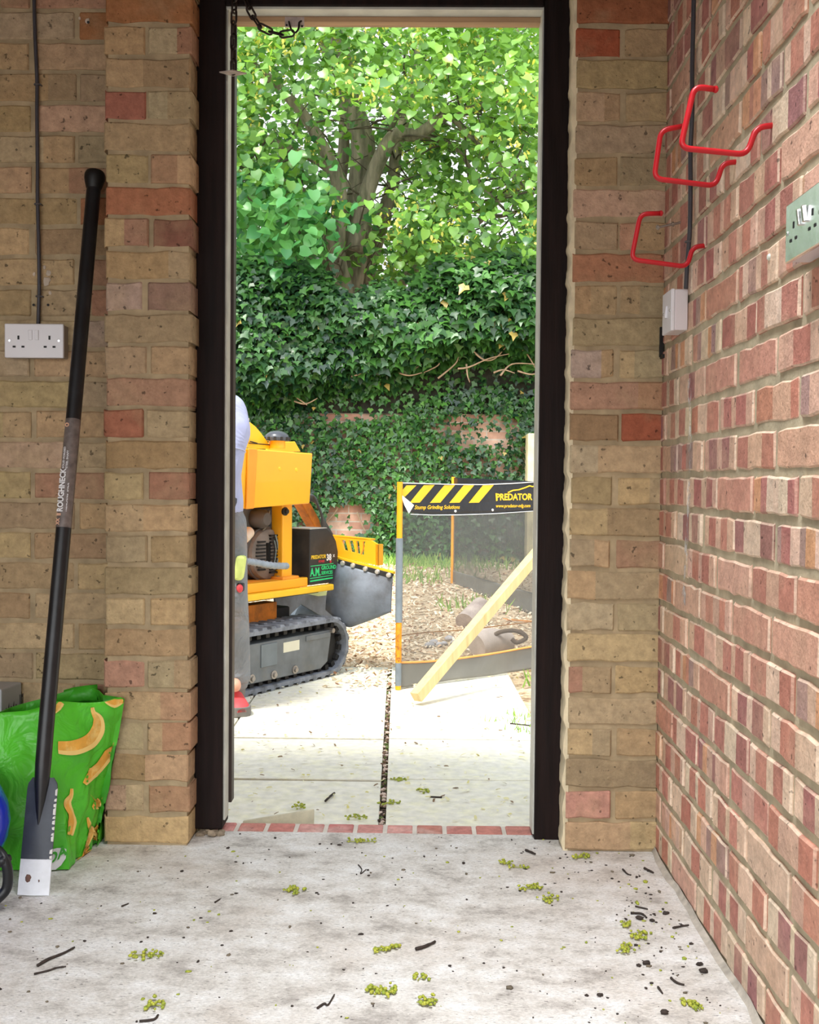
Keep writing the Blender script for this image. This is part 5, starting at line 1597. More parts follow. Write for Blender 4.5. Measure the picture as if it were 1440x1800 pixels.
decal('X', 585.5, 979, 4.5, CW, 1.1, .04)
decal('POWER', 560, 989, 4.0, CR, .9, .04, .2)
m = MB(); c = S(581, 987, -.0195); m.lathe([(.0001, .001), (.008, .001), (.008, 0)], c, 14, (0, -1, 0)); lb(m, 'decal', pm(*CR), bcv)
decal('A.M.', 545.5, 1013, 14.5, CG, .80, .03)
decal('GROUND', 565, 1001.5, 7.0, CG, 1.02, .03)
decal('SERVICES', 565, 1010, 6.0, CG, .98, .03)
m = MB()
for (x0_, y0_, x1_, y1_, t_) in ((546, 995.5, 586, 990.5, 1.3), (545, 1017, 585, 1011, 1.3), (545, 1022, 585, 1015.5, 2.5)):
    pa, pb_ = S(x0_, y0_, -.0188), S(x1_, y1_, -.0188); k_ = t_ * .0014
    m.prism([pa - zu * k_, pb_ - zu * k_, pb_ + zu * k_, pa + zu * k_], (0, -.0005, 0))
lb(m, 'decal', pm(*CG), bcv)
m = MB(); m.prism([h_(545, 931) + Vector((0, .0, .001)), h_(575, 929) + Vector((0, 0, .001)), h_(575, 929) + Vector((0, .15, .001)), h_(545, 931) + Vector((0, .15, .001))], (0, 0, .004)); lb(m, 'cover_lid', pm('pale_lid', (186, 182, 172), .6, var=.15), bcv)  # pale sheet over the top of the black cover
# boom, hoses
m = MB(); m.prism([S(x, y, -.24) for x, y in [(530, 884), (546, 884), (562, 914), (566, 930), (556, 930)]], (0, .06, 0)); lb(m, 'boom', ORGD, gr, bevel=.004)
for k_ in range(4):
    o_ = -.18 - .02 * k_
    P_ = smooth_path([S(540, 872 + k_ * 2, o_), S(551, 872 + k_ * 3, o_), S(560, 890, o_), S(566, 908, o_), S(568 + k_ * 3, 928, o_ - .02), S(590, 950, o_ - .05)], 6)
    m = MB(); m.tube(P_, .0065, 8); lb(m, 'hydraulic_hose', pm('hose_black_grey', (74, 76, 78), .5, var=.15), gr, smooth=9)
# cutter guard with slots and the rubber curtain bolted under it (faces back along the machine)
def Pn(px, py, s):
    d = Vector(ray(px, py)); t = (s + GA.dot(GP) - GA.dot(Vector(CP))) / GA.dot(d); p = Vector(CP) + d * t - GP
    return Vector((s, -p.dot(GN), p.z))
G0 = .78
out_ = [(578, 943), (632, 946), (652, 950), (664, 957), (664, 994), (578, 975)]
slots = [[(600, 949), (607, 949), (612, 968), (605, 967)], [(613, 950), (620, 950), (625, 972), (617, 971)], [(626, 951), (631, 951), (634, 976), (628, 975)], [(638, 951), (643, 952), (640, 966), (638, 964)]]
# guard as a frame of bars between the slots: strips
strips = [[(578, 943), (600, 944), (600, 949), (605, 967), (606, 981), (578, 975)], [(607, 949), (613, 950), (617, 971), (612, 968)], [(620, 950), (626, 951), (628, 975), (625, 972)], [(631, 951), (638, 951), (638, 964), (634, 976)],
          [(600, 944), (643, 947), (643, 952), (600, 949)], [(605, 967), (640, 976), (640, 989), (606, 981)], [(643, 947), (652, 950), (664, 957), (664, 994), (640, 989), (640, 966)]]
m = MB()
for s_ in strips: m.prism([Pn(x, y, G0 + .02) for x, y in s_], (.012, 0, 0))
cg = lb(m, 'cutter_guard', ORG, gr)
side_ = [Pn(664, 957, G0 + .02), Pn(664, 994, G0 + .02)]
m = MB(); m.prism([side_[0], side_[1], side_[1] + Vector((.05, 0, 0)), side_[0] + Vector((.05, 0, 0))], (0, .012, 0)); m.prism([Pn(578, 943, G0 + .02), Pn(652, 950, G0 + .02), Pn(652, 950, G0 + .02) + Vector((.04, 0, 0)), Pn(578, 943, G0 + .02) + Vector((.04, 0, 0))], (0, 0, .008)); lb(m, 'guard_side', ORG, cg)
m = MB(); m.prism([Pn(x, y, G0 + .006) for x, y in [(590, 978), (691, 1005), (691, 1009), (590, 983)]], (.02, 0, 0)); lb(m, 'guard_lip', YEL, cg)
m = MB(); m.prism([Pn(x, y, G0) for x, y in [(594, 983), (690, 1008), (688, 1017), (594, 992)]], (.016, 0, 0)); cl_ = lb(m, 'clamp_bar', BLK, cg, bevel=.002)
for x, y in [(603, 990), (621, 994), (643, 1000), (664, 1005), (684, 1011)]:
    m = MB(); m.lathe([(.001, .012), (.011, .010), (.013, 0)], Pn(x, y, G0), 12, (-1, 0, 0)); lb(m, 'bolt', pm('bright_bolt', (226, 222, 214), .35, metal=.5), cl_, smooth=SM)
# rubber curtain: a hanging sheet with a slow swell
cols, rws = 22, 14
topl = [Pn(590 + 100 * k / cols, 986 + 27 * k / cols, G0 + .004) for k in range(cols + 1)]
vs = []; fs = []
for k in range(cols + 1):
    u = k / cols
    yb = np.interp(u, [0, .12, .25, 1], [1072, 1100, 1103, 1076]); xb = np.interp(u, [0, .12, 1], [572, 606, 688])
    bot_ = Pn(xb, yb, G0 - .03 + .03 * u)
    for r_ in range(rws + 1):
        t = r_ / rws; p = topl[k].lerp(bot_, t); p.x += -.035 * math.sin(math.pi * t) * math.sin(math.pi * (.2 + .8 * u)) - .01 * math.sin(u * 7) * t
        vs.append(p)
for k in range(cols):
    for r_ in range(rws):
        a = k * (rws + 1) + r_; fs.append((a, a + 1, a + rws + 2, a + rws + 1))
m = MB(); m.add(vs, fs); o = lb(m, 'rubber_curtain', pm('grey_rubber_sheet', (126, 134, 144), .42, var=.22, vs=7, rgb2=(96, 98, 102), thr=(.45, .65), bump=.2), gr, smooth=9)
md = o.modifiers.new('sheet', 'SOLIDIFY'); md.thickness = .006
# lower deflector under the deck and the ribbed skirt wheel behind
m = MB(); m.prism([S(x, y, -.28) for x, y in [(484, 1052), (575, 1040), (600, 1066), (606, 1090), (560, 1080), (530, 1062), (500, 1090), (486, 1086)]], (0, .012, 0)); lb(m, 'deflector_plate', pm('grey_rubber_sheet', (126, 134, 144)), gr)
wc = S(548, 1092, -.34); m = MB()
m.lathe([(.05, -.07), (.16, -.06), (.175, -.045), (.175, -.02), (.168, -.015), (.175, -.01), (.175, .02), (.168, .025), (.175, .03), (.16, .06), (.05, .07)], (wc.x, .38, .17), 36, (0, 1, 0)); lb(m, 'cutter_wheel', pm('worn_grey_steel', (110, 120, 128), .45, metal=.3, var=.2), gr, smooth=SM)
m = MB(); m.prism([S(x, y, -.26) for x, y in [(532, 1043), (574, 1039), (577, 1046), (560, 1048), (545, 1045)]], (0, .004, 0)); lb(m, 'torn_foam_edge', pm('pale_green_foam', (206, 214, 150), .9, var=.15), gr)

# ------------------------------------------------------------------ debris guard: net screens on orange posts
BOR = pm('post_orange', (255, 172, 24), .42, var=.08)
BORW = pm('post_orange_worn', (236, 150, 30), .6, var=.3, vs=40, rgb2=(150, 90, 30), thr=(.52, .6))
PGREY = pm('pipe_sleeve_grey', (124, 134, 142), .5, var=.15, vs=16)
NETD = pm('grey_tarpaulin', (122, 120, 114), .55, var=.15, vs=4, wrinkle=.4, ws=4)
BANR = pm('black_banner', (34, 36, 42), .35, var=.2, vs=10, wrinkle=.3, ws=9)
CORD = pm('orange_cord', (226, 156, 84), .7, var=.15)
BYEL = pm('banner_yellow', (252, 196, 40), .45, var=.08)
def net_mat():
    m = bpy.data.materials.new('grey_mesh_net'); m.use_nodes = True
    nt = m.node_tree; b = nt.nodes['Principled BSDF']; b.inputs['Base Color'].default_value = (*lin((84, 85, 84)), 1); b.inputs['Roughness'].default_value = .6
    tc = nt.nodes.new('ShaderNodeTexCoord'); nz = nt.nodes.new('ShaderNodeTexNoise'); nz.inputs['Scale'].default_value = 3.5; nz.inputs['Detail'].default_value = 4
    wv = nt.nodes.new('ShaderNodeTexWave'); wv.inputs['Scale'].default_value = 60; wv.inputs['Distortion'].default_value = .5; wv.bands_direction = 'X'
    mr = nt.nodes.new('ShaderNodeMapRange'); mr.inputs[1].default_value = .3; mr.inputs[2].default_value = .7; mr.inputs[3].default_value = .42; mr.inputs[4].default_value = .70
    ad = nt.nodes.new('ShaderNodeMath'); ad.operation = 'MULTIPLY_ADD'; ad.inputs[1].default_value = .10
    nt.links.new(tc.outputs['Object'], nz.inputs['Vector']); nt.links.new(tc.outputs['Object'], wv.inputs['Vector'])
    nt.links.new(nz.outputs[0], mr.inputs[0]); nt.links.new(wv.outputs[0], ad.inputs[0]); nt.links.new(mr.outputs[0], ad.inputs[2]); nt.links.new(ad.outputs[0], b.inputs['Alpha'])
    return m
NET = net_mat()
B0 = aZ(700, 1212, OUT); BD = Vector((.80, .60, 0)).normalized(); BNv = Vector((BD.y, -BD.x, 0))   # BNv points to the camera side
BL = 1.75
BE = B0 + BD * BL
BC = Vector((.224, 8.2, 0))
def Bp(px, py, off=0.0):
    d = Vector(ray(px, py)); t = (BNv.dot(B0) + off - BNv.dot(Vector(CP))) / BNv.dot(d); return Vector(CP) + d * t
dg_ = thing('debris_screen', 'net debris screen on orange posts with a black and yellow banner, outside the door', 'screen', tuple(B0))
zT = Bp(700, 847).z
def postz(p, z0, z1, bands, nm='post'):
    mb0 = MB(); mb0.cyl((p.x, p.y, z0), (p.x, p.y, z1), .0135, 14); po_ = mb0.build(nm, BOR, dg_, smooth=SM)
    for a_, b_, mt, r_, n_ in bands:
        mm = MB(); mm.cyl((p.x, p.y, a_), (p.x, p.y, b_), r_, 16); mm.build(n_, mt, po_, smooth=SM)
    return po_
z_ = lambda y: Bp(700, y).z
postz(B0, OUT, zT, [(z_(1094), z_(946), PGREY, .0165, 'grey_sleeve'), (z_(1164), z_(1096), BORW, .0142, 'worn_paint'), (z_(1205), z_(1165), PGREY, .0142, 'grey_sleeve')])
postz(BE, ground_z(BE.x, BE.y) - .02, zT, [])
zc_ = ground_z(BC.x, BC.y)
postz(BC, zc_ - .03, .93, [])
cloth_n = 30
def cloth(P0, P1, zt, zb, name, mat, bow=.03, par=None, nz_=10, off=0.0, wob=.004, thick=.0):
    """hanging sheet between two posts; zt/zb are functions of the fraction along"""
    n_ = Vector(((P1 - P0).y, -(P1 - P0).x, 0)).normalized()
    vs = []; fs = []
    for i in range(cloth_n + 1):
        u = i / cloth_n; p = P0.lerp(P1, u)
        for j in range(nz_ + 1):
            t = j / nz_; z = zt(u) * (1 - t) + zb(u) * t
            o_ = off + bow * math.sin(math.pi * u) + wob * math.sin(u * 23 + t * 3) * math.sin(math.pi * u)
            vs.append((p.x + n_.x * o_, p.y + n_.y * o_, z))
    for i in range(cloth_n):
        for j in range(nz_):
            a = i * (nz_ + 1) + j; fs.append((a, a + 1, a + nz_ + 2, a + nz_ + 1))
    mm = MB(); mm.add(vs, fs); oo = mm.build(name, mat, par or dg_, smooth=9)
    if thick:
        md = oo.modifiers.new('sheet', 'SOLIDIFY'); md.thickness = thick; md.offset = 0
    return oo
uB = lambda px: (Bp(px, 900) - B0).dot(BD) / BL
xs_u = [uB(703), uB(745), uB(800), uB(870), uB(936), 1.0]
hem = np.interp
zhem = [Bp(703, 1164).z, Bp(745, 1163).z, Bp(800, 1158).z, Bp(870, 1148).z, Bp(936, 1136).z, Bp(936, 1136).z + .02]
zbot = [Bp(706, 1209).z, Bp(745, 1204).z, Bp(800, 1194).z, Bp(870, 1187).z, Bp(936, 1176).z, OUT + .05]
ztop_ = [zT - .004, Bp(745, 850).z, Bp(800, 851).z, Bp(870, 851).z, Bp(936, 848).z, zT - .01]
zban = [Bp(703, 898).z, Bp(745, 904).z, Bp(800, 904).z, Bp(870, 902).z, Bp(936, 898).z, zT - .16]
ci = lambda arr: (lambda u: float(np.interp(u, xs_u, arr)))
flat = dict(bow=0.0, wob=0.0)
cloth(B0, BE, ci(zban), ci(zhem), 'net', NET, **flat)
zmin_ = lambda u: max(ci(zbot)(u), OUT + .004)
cloth(B0, BE, ci(zhem), zmin_, 'ground_skirt', NETD, bow=.0, wob=.006, thick=.002)
bn = cloth(B0, BE, ci(ztop_), ci(zban), 'banner', BANR, bow=0, wob=0, thick=.002)
def on_banner(px, py, h=.0022): return Bp(px, py, h)
for x0_ in (713, 737, 773, 807, 841):
    w_ = 19; dx_ = 29 if x0_ != 713 else 0
    y0_, y1_ = (853, 883)
    if x0_ == 713:
        q = [(707, 873), (707, 862), (715, 853), (732, 853), (712, 873)]
    else:
        q = [(x0_ - 15, 883.5), (x0_ + 14, 853), (x0_ + 33 - 4, 852.5), (x0_ + 3, 883)]
        q = [(x0_ - 17, 884), (x0_ + 8, 853), (x0_ + 27, 852.5), (x0_ + 1, 883.5)]
    mm = MB(); mm.prism([on_banner(x, y) for x, y in q], BNv * .0008); mm.build('hazard_stripe', BYEL, bn)
def btxt(body, px, py, hpx, mt, sx, bold, shear=0, nm='lettering'):
    p = on_banner(px, py); t = on_banner(px, py - hpx); d1 = on_banner(px + 30, py - .25) - p
    return text_mesh(nm, body, (t - p).length * 1.38, mt, p, d1, (0, 0, 1), bn, bold=bold, sx=sx, shear=shear)
btxt('Stump Grinding Solutions', 728.5, 895, 7.0, BYEL, 1.02, .015, .25)
btxt('PREDATOR', 872, 879, 11.5, BYEL, 1.06, .035)
btxt('POWER', 947, 879, 11.5, BYEL, 1.0, .035)
btxt('www.predator-mfg.com', 871.5, 892, 6.0, BYEL, 1.02, .015, .2)
mm = MB(); mm.tube([on_banner(x, y, .003) for x, y in [(893, 866), (902, 862), (912, 861), (924, 857), (931, 854), (936, 855.5), (941, 854), (946, 849)]], .0035, 6); mm.build('logo_line', BYEL, bn)
mm = MB()
pl_ = [on_banner(x, y, .0025) for x, y in [(871, 867), (874, 867), (875, 880), (872, 881)]]; mm.prism(pl_, BNv * .0008); mm.build('logo_line', BYEL, bn)
# curled white corner of the banner
vs = [on_banner(704, 868, .004), on_banner(728, 888, .05), on_banner(719, 903, .045), on_banner(711, 888, .02)]
mm = MB(); mm.add(vs, [(0, 1, 3), (1, 2, 3)]); oo = mm.build('curled_corner', pm('banner_backing', (232, 226, 212), .5, var=.08), bn); md = oo.modifiers.new('sheet', 'SOLIDIFY'); md.thickness = .0015
# white piping, grommets, cords
mm = MB(); mm.tube([Bp(x, y, .003) for x, y in [(702, 849), (740, 850), (790, 851.5), (850, 852), (900, 850), (944, 847)]], .0028, 6); mm.tube([Bp(x, y, .003) for x, y in [(722, 904), (760, 905.5), (810, 905), (870, 903), (944, 898)]], .0022, 6); mm.build('piping', pm('white_piping', (214, 216, 220), .5), bn, smooth=9)
for x, y in [(800.5, 898.5), (866, 896.5), (940, 894)]:
    mm = MB(); mm.lathe([(.001, .003), (.006, .0025), (.0065, 0)], Bp(x, y, .0015), 12, tuple(BNv)); mm.build('grommet', pm('white_grommet', (240, 240, 238), .4), bn, smooth=SM)
mm = MB(); mm.tube([B0.lerp(BE, u) + Vector((0, 0, 0)) + Vector((0, 0, ci(zhem)(u))) - Vector((0, 0, B0.lerp(BE, u).z)) + BNv * .006 for u in np.linspace(.004, 1, 24)], .0052, 8); mm.build('hem_cord', CORD, dg_, smooth=9)
mm = MB(); mm.tube(smooth_path([Bp(702, 1118, -.02), Bp(745, 1112, -.02), Bp(820, 1107, -.02), Bp(870, 1101, -.02), Bp(944, 1092, -.02)], 4), .0030, 6); mm.build('tie_cord', CORD, dg_, smooth=9)
# rear and far side of the enclosure
cloth(BC, BE, lambda u: .80 + .07 * u, lambda u: np.interp(u, [0, 1], [zc_ + .10, OUT + .16]), 'net', NET, bow=.0, wob=.01)
bn2 = cloth(BC, BE, lambda u: .925 - .05 * u, lambda u: .80 + .06 * u - .05 * u, 'banner', BANR, bow=0, wob=.003, thick=.002)
cloth(BC, BE, lambda u: np.interp(u, [0, 1], [zc_ + .10, OUT + .16]), lambda u: np.interp(u, [0, 1], [zc_ - .01, OUT - .02]), 'ground_skirt', NETD, bow=0, wob=.01, thick=.002)
mm = MB(); mm.prism([aY(x, y, 8.1) for x, y in [(819, 846), (858, 848), (850, 856), (826, 856)]], (0, -.003, 0)); mm.build('hazard_stripe', BYEL, bn2)
mm = MB(); mm.tube(smooth_path([aY(797, 1061, 8.17), aY(835, 1075, 7.6), aY(880, 1087, 7.1), aY(940, 1093, 6.6), aY(985, 1100, 6.3)], 4), .006, 6); mm.build('tie_cord', CORD, dg_, smooth=9)

# ------------------------------------------------------------------ timber prop leaning on the screen
p0 = aZ(731, 1238, OUT + .005); dirb = (aY(944, 984, 5.28) - p0).normalized()
L_ = 1.62
PINE = pm('pale_sawn_timber', (212, 188, 136), .65, var=.10, vs=7, stretch=(6, 6, .6), rgb2=(190, 168, 108), thr=(.52, .72))
ub = dirb.cross(Vector((0, 1, 0))).normalized(); vb = ub.cross(dirb).normalized()
tb = MB(); hw = .0235
ub2 = (ub * math.cos(.5) - vb * math.sin(.5)); vb2 = dirb.cross(ub2)
st = p0 + Vector((0, 0, .03))
tb.prism([st + ub2 * hw + vb2 * hw, st - ub2 * hw + vb2 * hw, st - ub2 * hw - vb2 * hw, st + ub2 * hw - vb2 * hw], dirb * L_)
o = tb.build('timber_prop', PINE, bevel=.002)
setp(o, 'long pale square timber propped at a slant against the front of the net screen', 'timber')

# log pieces and stones inside the screen
LOGB = pm('weathered_log', (196, 180, 168), .85, var=.2, vs=10, bump=.6, rgb2=(166, 148, 140), thr=(.45, .65))
LOGE = pm('log_end', (214, 198, 186), .85, var=.15, vs=12)
ca_ = aY(818, 1098, 6.7); cb2 = aY(846, 1064, 6.9); ca_.z = max(ca_.z, ground_z(ca_.x, ca_.y) + .03)
mm = MB(); mm.tube([ca_, ca_.lerp(cb2, .5) + Vector((.005, 0, .004)), cb2], [.068, .064, .058], 18); o = mm.build('log', [LOGB], smooth=SM)
setp(o, 'short pale log standing aslant behind the net, above the chips', 'log', 'logs inside the net screen')
c1 = aY(838, 1127, 5.9); c2 = aY(893, 1129, 6.05)
for c in (c1, c2): c.z = ground_z(c.x, c.y) + .062
mm = MB(); mm.tube(smooth_path([c1, c1.lerp(c2, .4) + Vector((0, 0, .015)), c2], 4), [.07, .082, .085, .082, .08, .074, .07, .062, .06][:9], 16)
lg2 = mm.build('log', [LOGE], smooth=SM); setp(lg2, 'whitish chunk of stump lying in the chips behind the timber prop', 'log', 'logs inside the net screen')
rt = MB(); e0 = c2 + Vector((-.12, -.12, .02)); rt.tube(smooth_path([e0 + Vector((-.03, -.02, -.03)), e0 + Vector((.05, -.02, .05)), e0 + Vector((.15, -.02, .065)), e0 + Vector((.21, -.02, .03)), e0 + Vector((.16, -.02, .0)), e0 + Vector((.13, -.02, .02))], 5), .012, 8)
rt.build('root', pm('dark_root', (112, 92, 76), .85, var=.25), lg2, smooth=9)
STN = pm('grey_stone', (176, 172, 172), .9, var=.25, vs=20, bump=.4)
for i, (x, y, r) in enumerate([(756, 1151, .026), (763, 1146, .022), (772, 1149, .020), (781, 1147, .018), (790, 1141, .024), (798, 1146, .02), (842, 1140, .02), (850, 1142, .018)]):
    c = aZ(x, y, OUT); c = aY(x, y, c.y + .12); c.z = ground_z(c.x, c.y) + r * .5
    mm = MB(); mm.ico(c, r, 2, (1.2, 1, .75), .15); o = mm.build('stone', STN, smooth=9)
    setp(o, 'small grey stone in the row along the foot of the net screen', 'stone', 'stones along the foot of the net')

# ------------------------------------------------------------------ the worker standing at the machine
def skin(name, V, E, mat, parent=None, root=0, sub=2):
    """V: list of (point, radius) ; E: edges ; grown with a skin modifier"""
    me = bpy.data.meshes.new(name)
    M = rootm(parent) if parent is not None else None
    Mi = M.inverted() if M is not None else Matrix()
    me.from_pydata([tuple(Mi @ Vector(p)) for p, r in V], E, [])
    me.materials.append(mat)
    o = bpy.data.objects.new(name, me); COL.objects.link(o)
    if parent is not None: o.parent = parent
    md = o.modifiers.new('skin', 'SKIN'); md.use_smooth_shade = True; md.branch_smoothing = .6
    sk_ = me.skin_vertices[0].data if me.skin_vertices else None
    for i, (p, r) in enumerate(V):
        rr = r if isinstance(r, tuple) else (r, r)
        sk_[i].radius = rr; sk_[i].use_root = (i == root)
    s = o.modifiers.new('sub', 'SUBSURF'); s.levels = sub; s.render_levels = sub
    return o
SKINM = pm('skin', (214, 160, 134), .55, var=.06, vs=10)
SHIRT = pm('grey_blue_sweatshirt', (168, 172, 204), .85, var=.08, vs=6, wrinkle=.5, ws=9)
TROU = pm('grey_work_trousers', (122, 124, 128), .85, var=.15, vs=10, wrinkle=.8, ws=10, rgb2=(142, 132, 128), thr=(.5, .65))
GZ = OUT
px_, py_ = -.925, 4.48
J = dict(pelvis=(px_, py_, .80), spine=(px_, py_ - .01, .98), chest=(px_, py_ - .02, 1.13), neck0=(px_, py_ - .03, 1.26), neck=(px_, py_ - .045, 1.33), head0=(px_, py_ - .06, 1.40), head1=(px_, py_ - .055, 1.48), head2=(px_, py_ - .05, 1.535),
         shL=(-.792, py_ - .02, 1.175), elL=(-.784, py_ - .10, 1.02), wrL=(-.800, py_ - .14, .80), haL=(-.803, py_ - .15, .745),
         shR=(-1.145, py_ - .02, 1.185), elR=(-1.20, py_ - .02, .95), wrR=(-1.12, py_ - .17, .86), haR=(-1.08, py_ - .215, .855),
         hipL=(-.835, py_, .76), knL=(-.805, py_ - .03, .42), anL=(-.798, py_ + .03, .035), hipR=(-1.085, py_, .76), knR=(-1.11, py_ - .03, .42), anR=(-1.125, py_ + .03, .035))
def ball_chain(m, pts, n=12, step=.5):
    """overlapping rounded segments; fused into one skin by the voxel remesh below"""
    for i in range(len(pts) - 1):
        (a, ra), (b_, rb) = pts[i], pts[i + 1]
        a = Vector(a); b_ = Vector(b_)
        m.tube([a, b_], [ra, rb], n)
    for a, ra in pts: m.ico(a, ra, 2)
def loft(m, rings, n=20):
    vs = []; fs = []
    for (x, y, z, rx, ry) in rings:
        vs += [(x + rx * math.cos(t), y + ry * math.sin(t), z) for t in np.linspace(0, 2 * math.pi, n, endpoint=False)]
    for i in range(len(rings) - 1):
        for k in range(n): fs.append((i * n + k, i * n + (k + 1) % n, (i + 1) * n + (k + 1) % n, (i + 1) * n + k))
    fs.append(tuple(range(n - 1, -1, -1))); fs.append(tuple(range((len(rings) - 1) * n, len(rings) * n)))
    m.add(vs, fs)
def fuse(m, name, mat, parent, vox, it=6):
    o = m.build(name, mat, parent, smooth=9)
    md = o.modifiers.new('fuse', 'REMESH'); md.mode = 'VOXEL'; md.voxel_size = vox; md.use_smooth_shade = True
    sm_ = o.modifiers.new('soft', 'SMOOTH'); sm_.iterations = it; sm_.factor = .5
    return o
hx, hy, hz = px_, py_ - .055, 1.468
m = MB()
loft(m, [(px_, py_, .70, .13, .10), (px_, py_, .80, .155, .115), (px_, py_ - .005, .92, .135, .10), (px_, py_ - .01, 1.03, .15, .105), (px_, py_ - .015, 1.13, .165, .11), (px_, py_ - .02, 1.20, .15, .095), (px_, py_ - .025, 1.245, .08, .07)])
m.tube([(px_, py_ - .028, 1.22), (px_, py_ - .04, 1.31), (px_, py_ - .048, 1.40)], [.06, .052, .054], 16)
m.ico((hx, hy, hz), .1, 4, (.76, .95, 1.12))
m.ico((hx, hy - .025, hz - .055), .062, 3, (.92, .95, .95))
m.ico((hx, hy - .098, hz - .012), .016, 2, (.8, 1.2, 1.5)); m.ico((hx, hy - .07, hz - .098), .026, 2)
for sg in (-1, 1):
    m.ico((hx + sg * .077, hy + .005, hz - .005), .022, 2, (.45, .8, 1.4)); m.ico((hx + sg * .03, hy - .076, hz + .022), .016, 2, (1.5, .7, .6))
for s in 'LR':
    J_ = lambda k: Vector(J[k + s])
    ball_chain(m, [(J_('sh'), .056), (J_('sh').lerp(J_('el'), .5), .048), (J_('el'), .040), (J_('el').lerp(J_('wr'), .4), .041), (J_('wr'), .027)])
    h = J_('ha'); f = (h - J_('wr')).normalized(); sd = Vector((0, 1, 0)) if s == 'L' else Vector((0, 0, 1))
    sd = (sd - f * sd.dot(f)).normalized(); cu = f.cross(sd) * (1 if s == 'L' else -1)
    for t_ in (-.024, -.008, .008, .024): ball_chain(m, [(J_('wr') + sd * t_ * .5, .017), (h + f * .022 + sd * t_, .0125)])
    for k in range(4):
        b_ = h + f * .024 + sd * (.027 - .018 * k); L = (.062, .070, .066, .052)[k]
        ball_chain(m, [(b_, .0095), (b_ + f * L * .42 + cu * .004, .0088), (b_ + f * L * .75 + cu * .016, .0080), (b_ + f * L * .92 + cu * .030, .0068)], 10)
    b_ = h - f * .03 + sd * .024
    ball_chain(m, [(b_, .014), (b_ + sd * .022 + f * .022, .0115), (b_ + sd * .028 + f * .050 + cu * .006, .0095)], 10)
    ball_chain(m, [(J_('hip') + Vector((0, 0, -.02)), .088), (J_('kn'), .055), (J_('kn').lerp(J_('an'), .35), .056), (J_('an') + Vector((0, 0, .03)), .038)])
    ball_chain(m, [(J_('an') + Vector((0, 0, .02)), .036), (J_('an') + Vector(((.03 if s == 'L' else -.02), -.10, .012)), .026)])
person = fuse(m, 'person', SKINM, None, .0052, 4)
setp(person, 'person in grey-blue sweatshirt and red-toed boots at the stump grinder, mostly behind the door frame', 'person')
m = MB()
loft(m, [(px_, py_, .755, .176, .136), (px_, py_, .80, .178, .136), (px_, py_, .90, .168, .128), (px_, py_ - .01, 1.03, .172, .125), (px_, py_ - .015, 1.13, .184, .128), (px_, py_ - .02, 1.20, .165, .112), (px_, py_ - .03, 1.255, .088, .082), (px_, py_ - .035, 1.275, .072, .072)])
for s in 'LR':
    J_ = lambda k: Vector(J[k + s]); sg = 1 if s == 'L' else -1
    ball_chain(m, [(J_('sh') + Vector((-.015 * sg, 0, .0)), .076), (J_('sh').lerp(J_('el'), .55) + Vector((.006 * sg, 0, 0)), .074), (J_('el'), .060), (J_('el').lerp(J_('wr'), .5), .054), (J_('wr'), .041)], 16)
fuse(m, 'sweatshirt', SHIRT, person, .010, 5)
m = MB()
loft(m, [(px_, py_, .90, .152, .116), (px_, py_, .80, .166, .128), (px_, py_, .70, .172, .130), (px_, py_, .66, .165, .115)])
for s in 'LR':
    J_ = lambda k: Vector(J[k + s])
    ball_chain(m, [(J_('hip') + Vector((0, 0, -.05)), .102), (J_('hip').lerp(J_('kn'), .6), .090), (J_('kn'), .082), (J_('kn').lerp(J_('an'), .4), .083)], 16)
    a_ = J_('kn').lerp(J_('an'), .4); b_ = J_('an')
    m.tube([a_, b_ + Vector((0, -.005, .06)), b_ + Vector((0, -.008, .035)), b_ + Vector((0, -.010, .005))], [.083, .078, .080, .074], 18)
fuse(m, 'trousers', TROU, person, .010, 3)
for s in 'LR':
    d_ = (Vector(J['wr' + s]) - Vector(J['el' + s])).normalized(); q = Vector(J['wr' + s]) - d_ * .004
    m = MB(); m.tube([q - d_ * .018, q - d_ * .004, q + d_ * .012], [.048, .0485, .044], 16); m.build('cuff', pm('dark_cuff', (70, 70, 82), .9), person, smooth=SM)
    q = Vector(J['el' + s]); m = MB()
    m.tube([q + d_ * (.006 + .001 * k) + Vector((0, 0, 0)) for k in range(2)], [.0625, .0625], 20); m.build('sleeve_seam', pm('pale_seam', (206, 208, 226), .9), person, smooth=SM)
a_ = [((px_, py_, .84), (.155, .118)), (J['pelvis'], (.160, .125))]; e_ = [(0, 1)]
for s in 'LR':
    k = len(a_)
    a_ += [(tuple(Vector(J['hip' + s]) + Vector((0, 0, -.06))), .098), (tuple(Vector(J['hip' + s]).lerp(Vector(J['kn' + s]), .6)), .087), (J['kn' + s], .080), (tuple(Vector(J['kn' + s]).lerp(Vector(J['an' + s]), .4)), .084), (tuple(Vector(J['an' + s]) + Vector((0, 0, .075))), .078), (tuple(Vector(J['an' + s]) + Vector((0, -.004, .0))), .074), (tuple(Vector(J['an' + s]) + Vector((0, -.006, -.028))), .072)]
    e_ += [(1, k), (k, k + 1), (k + 1, k + 2), (k + 2, k + 3), (k + 3, k + 4), (k + 4, k + 5), (k + 5, k + 6)]
skin('trousers', a_, e_, TROU, person, 1)
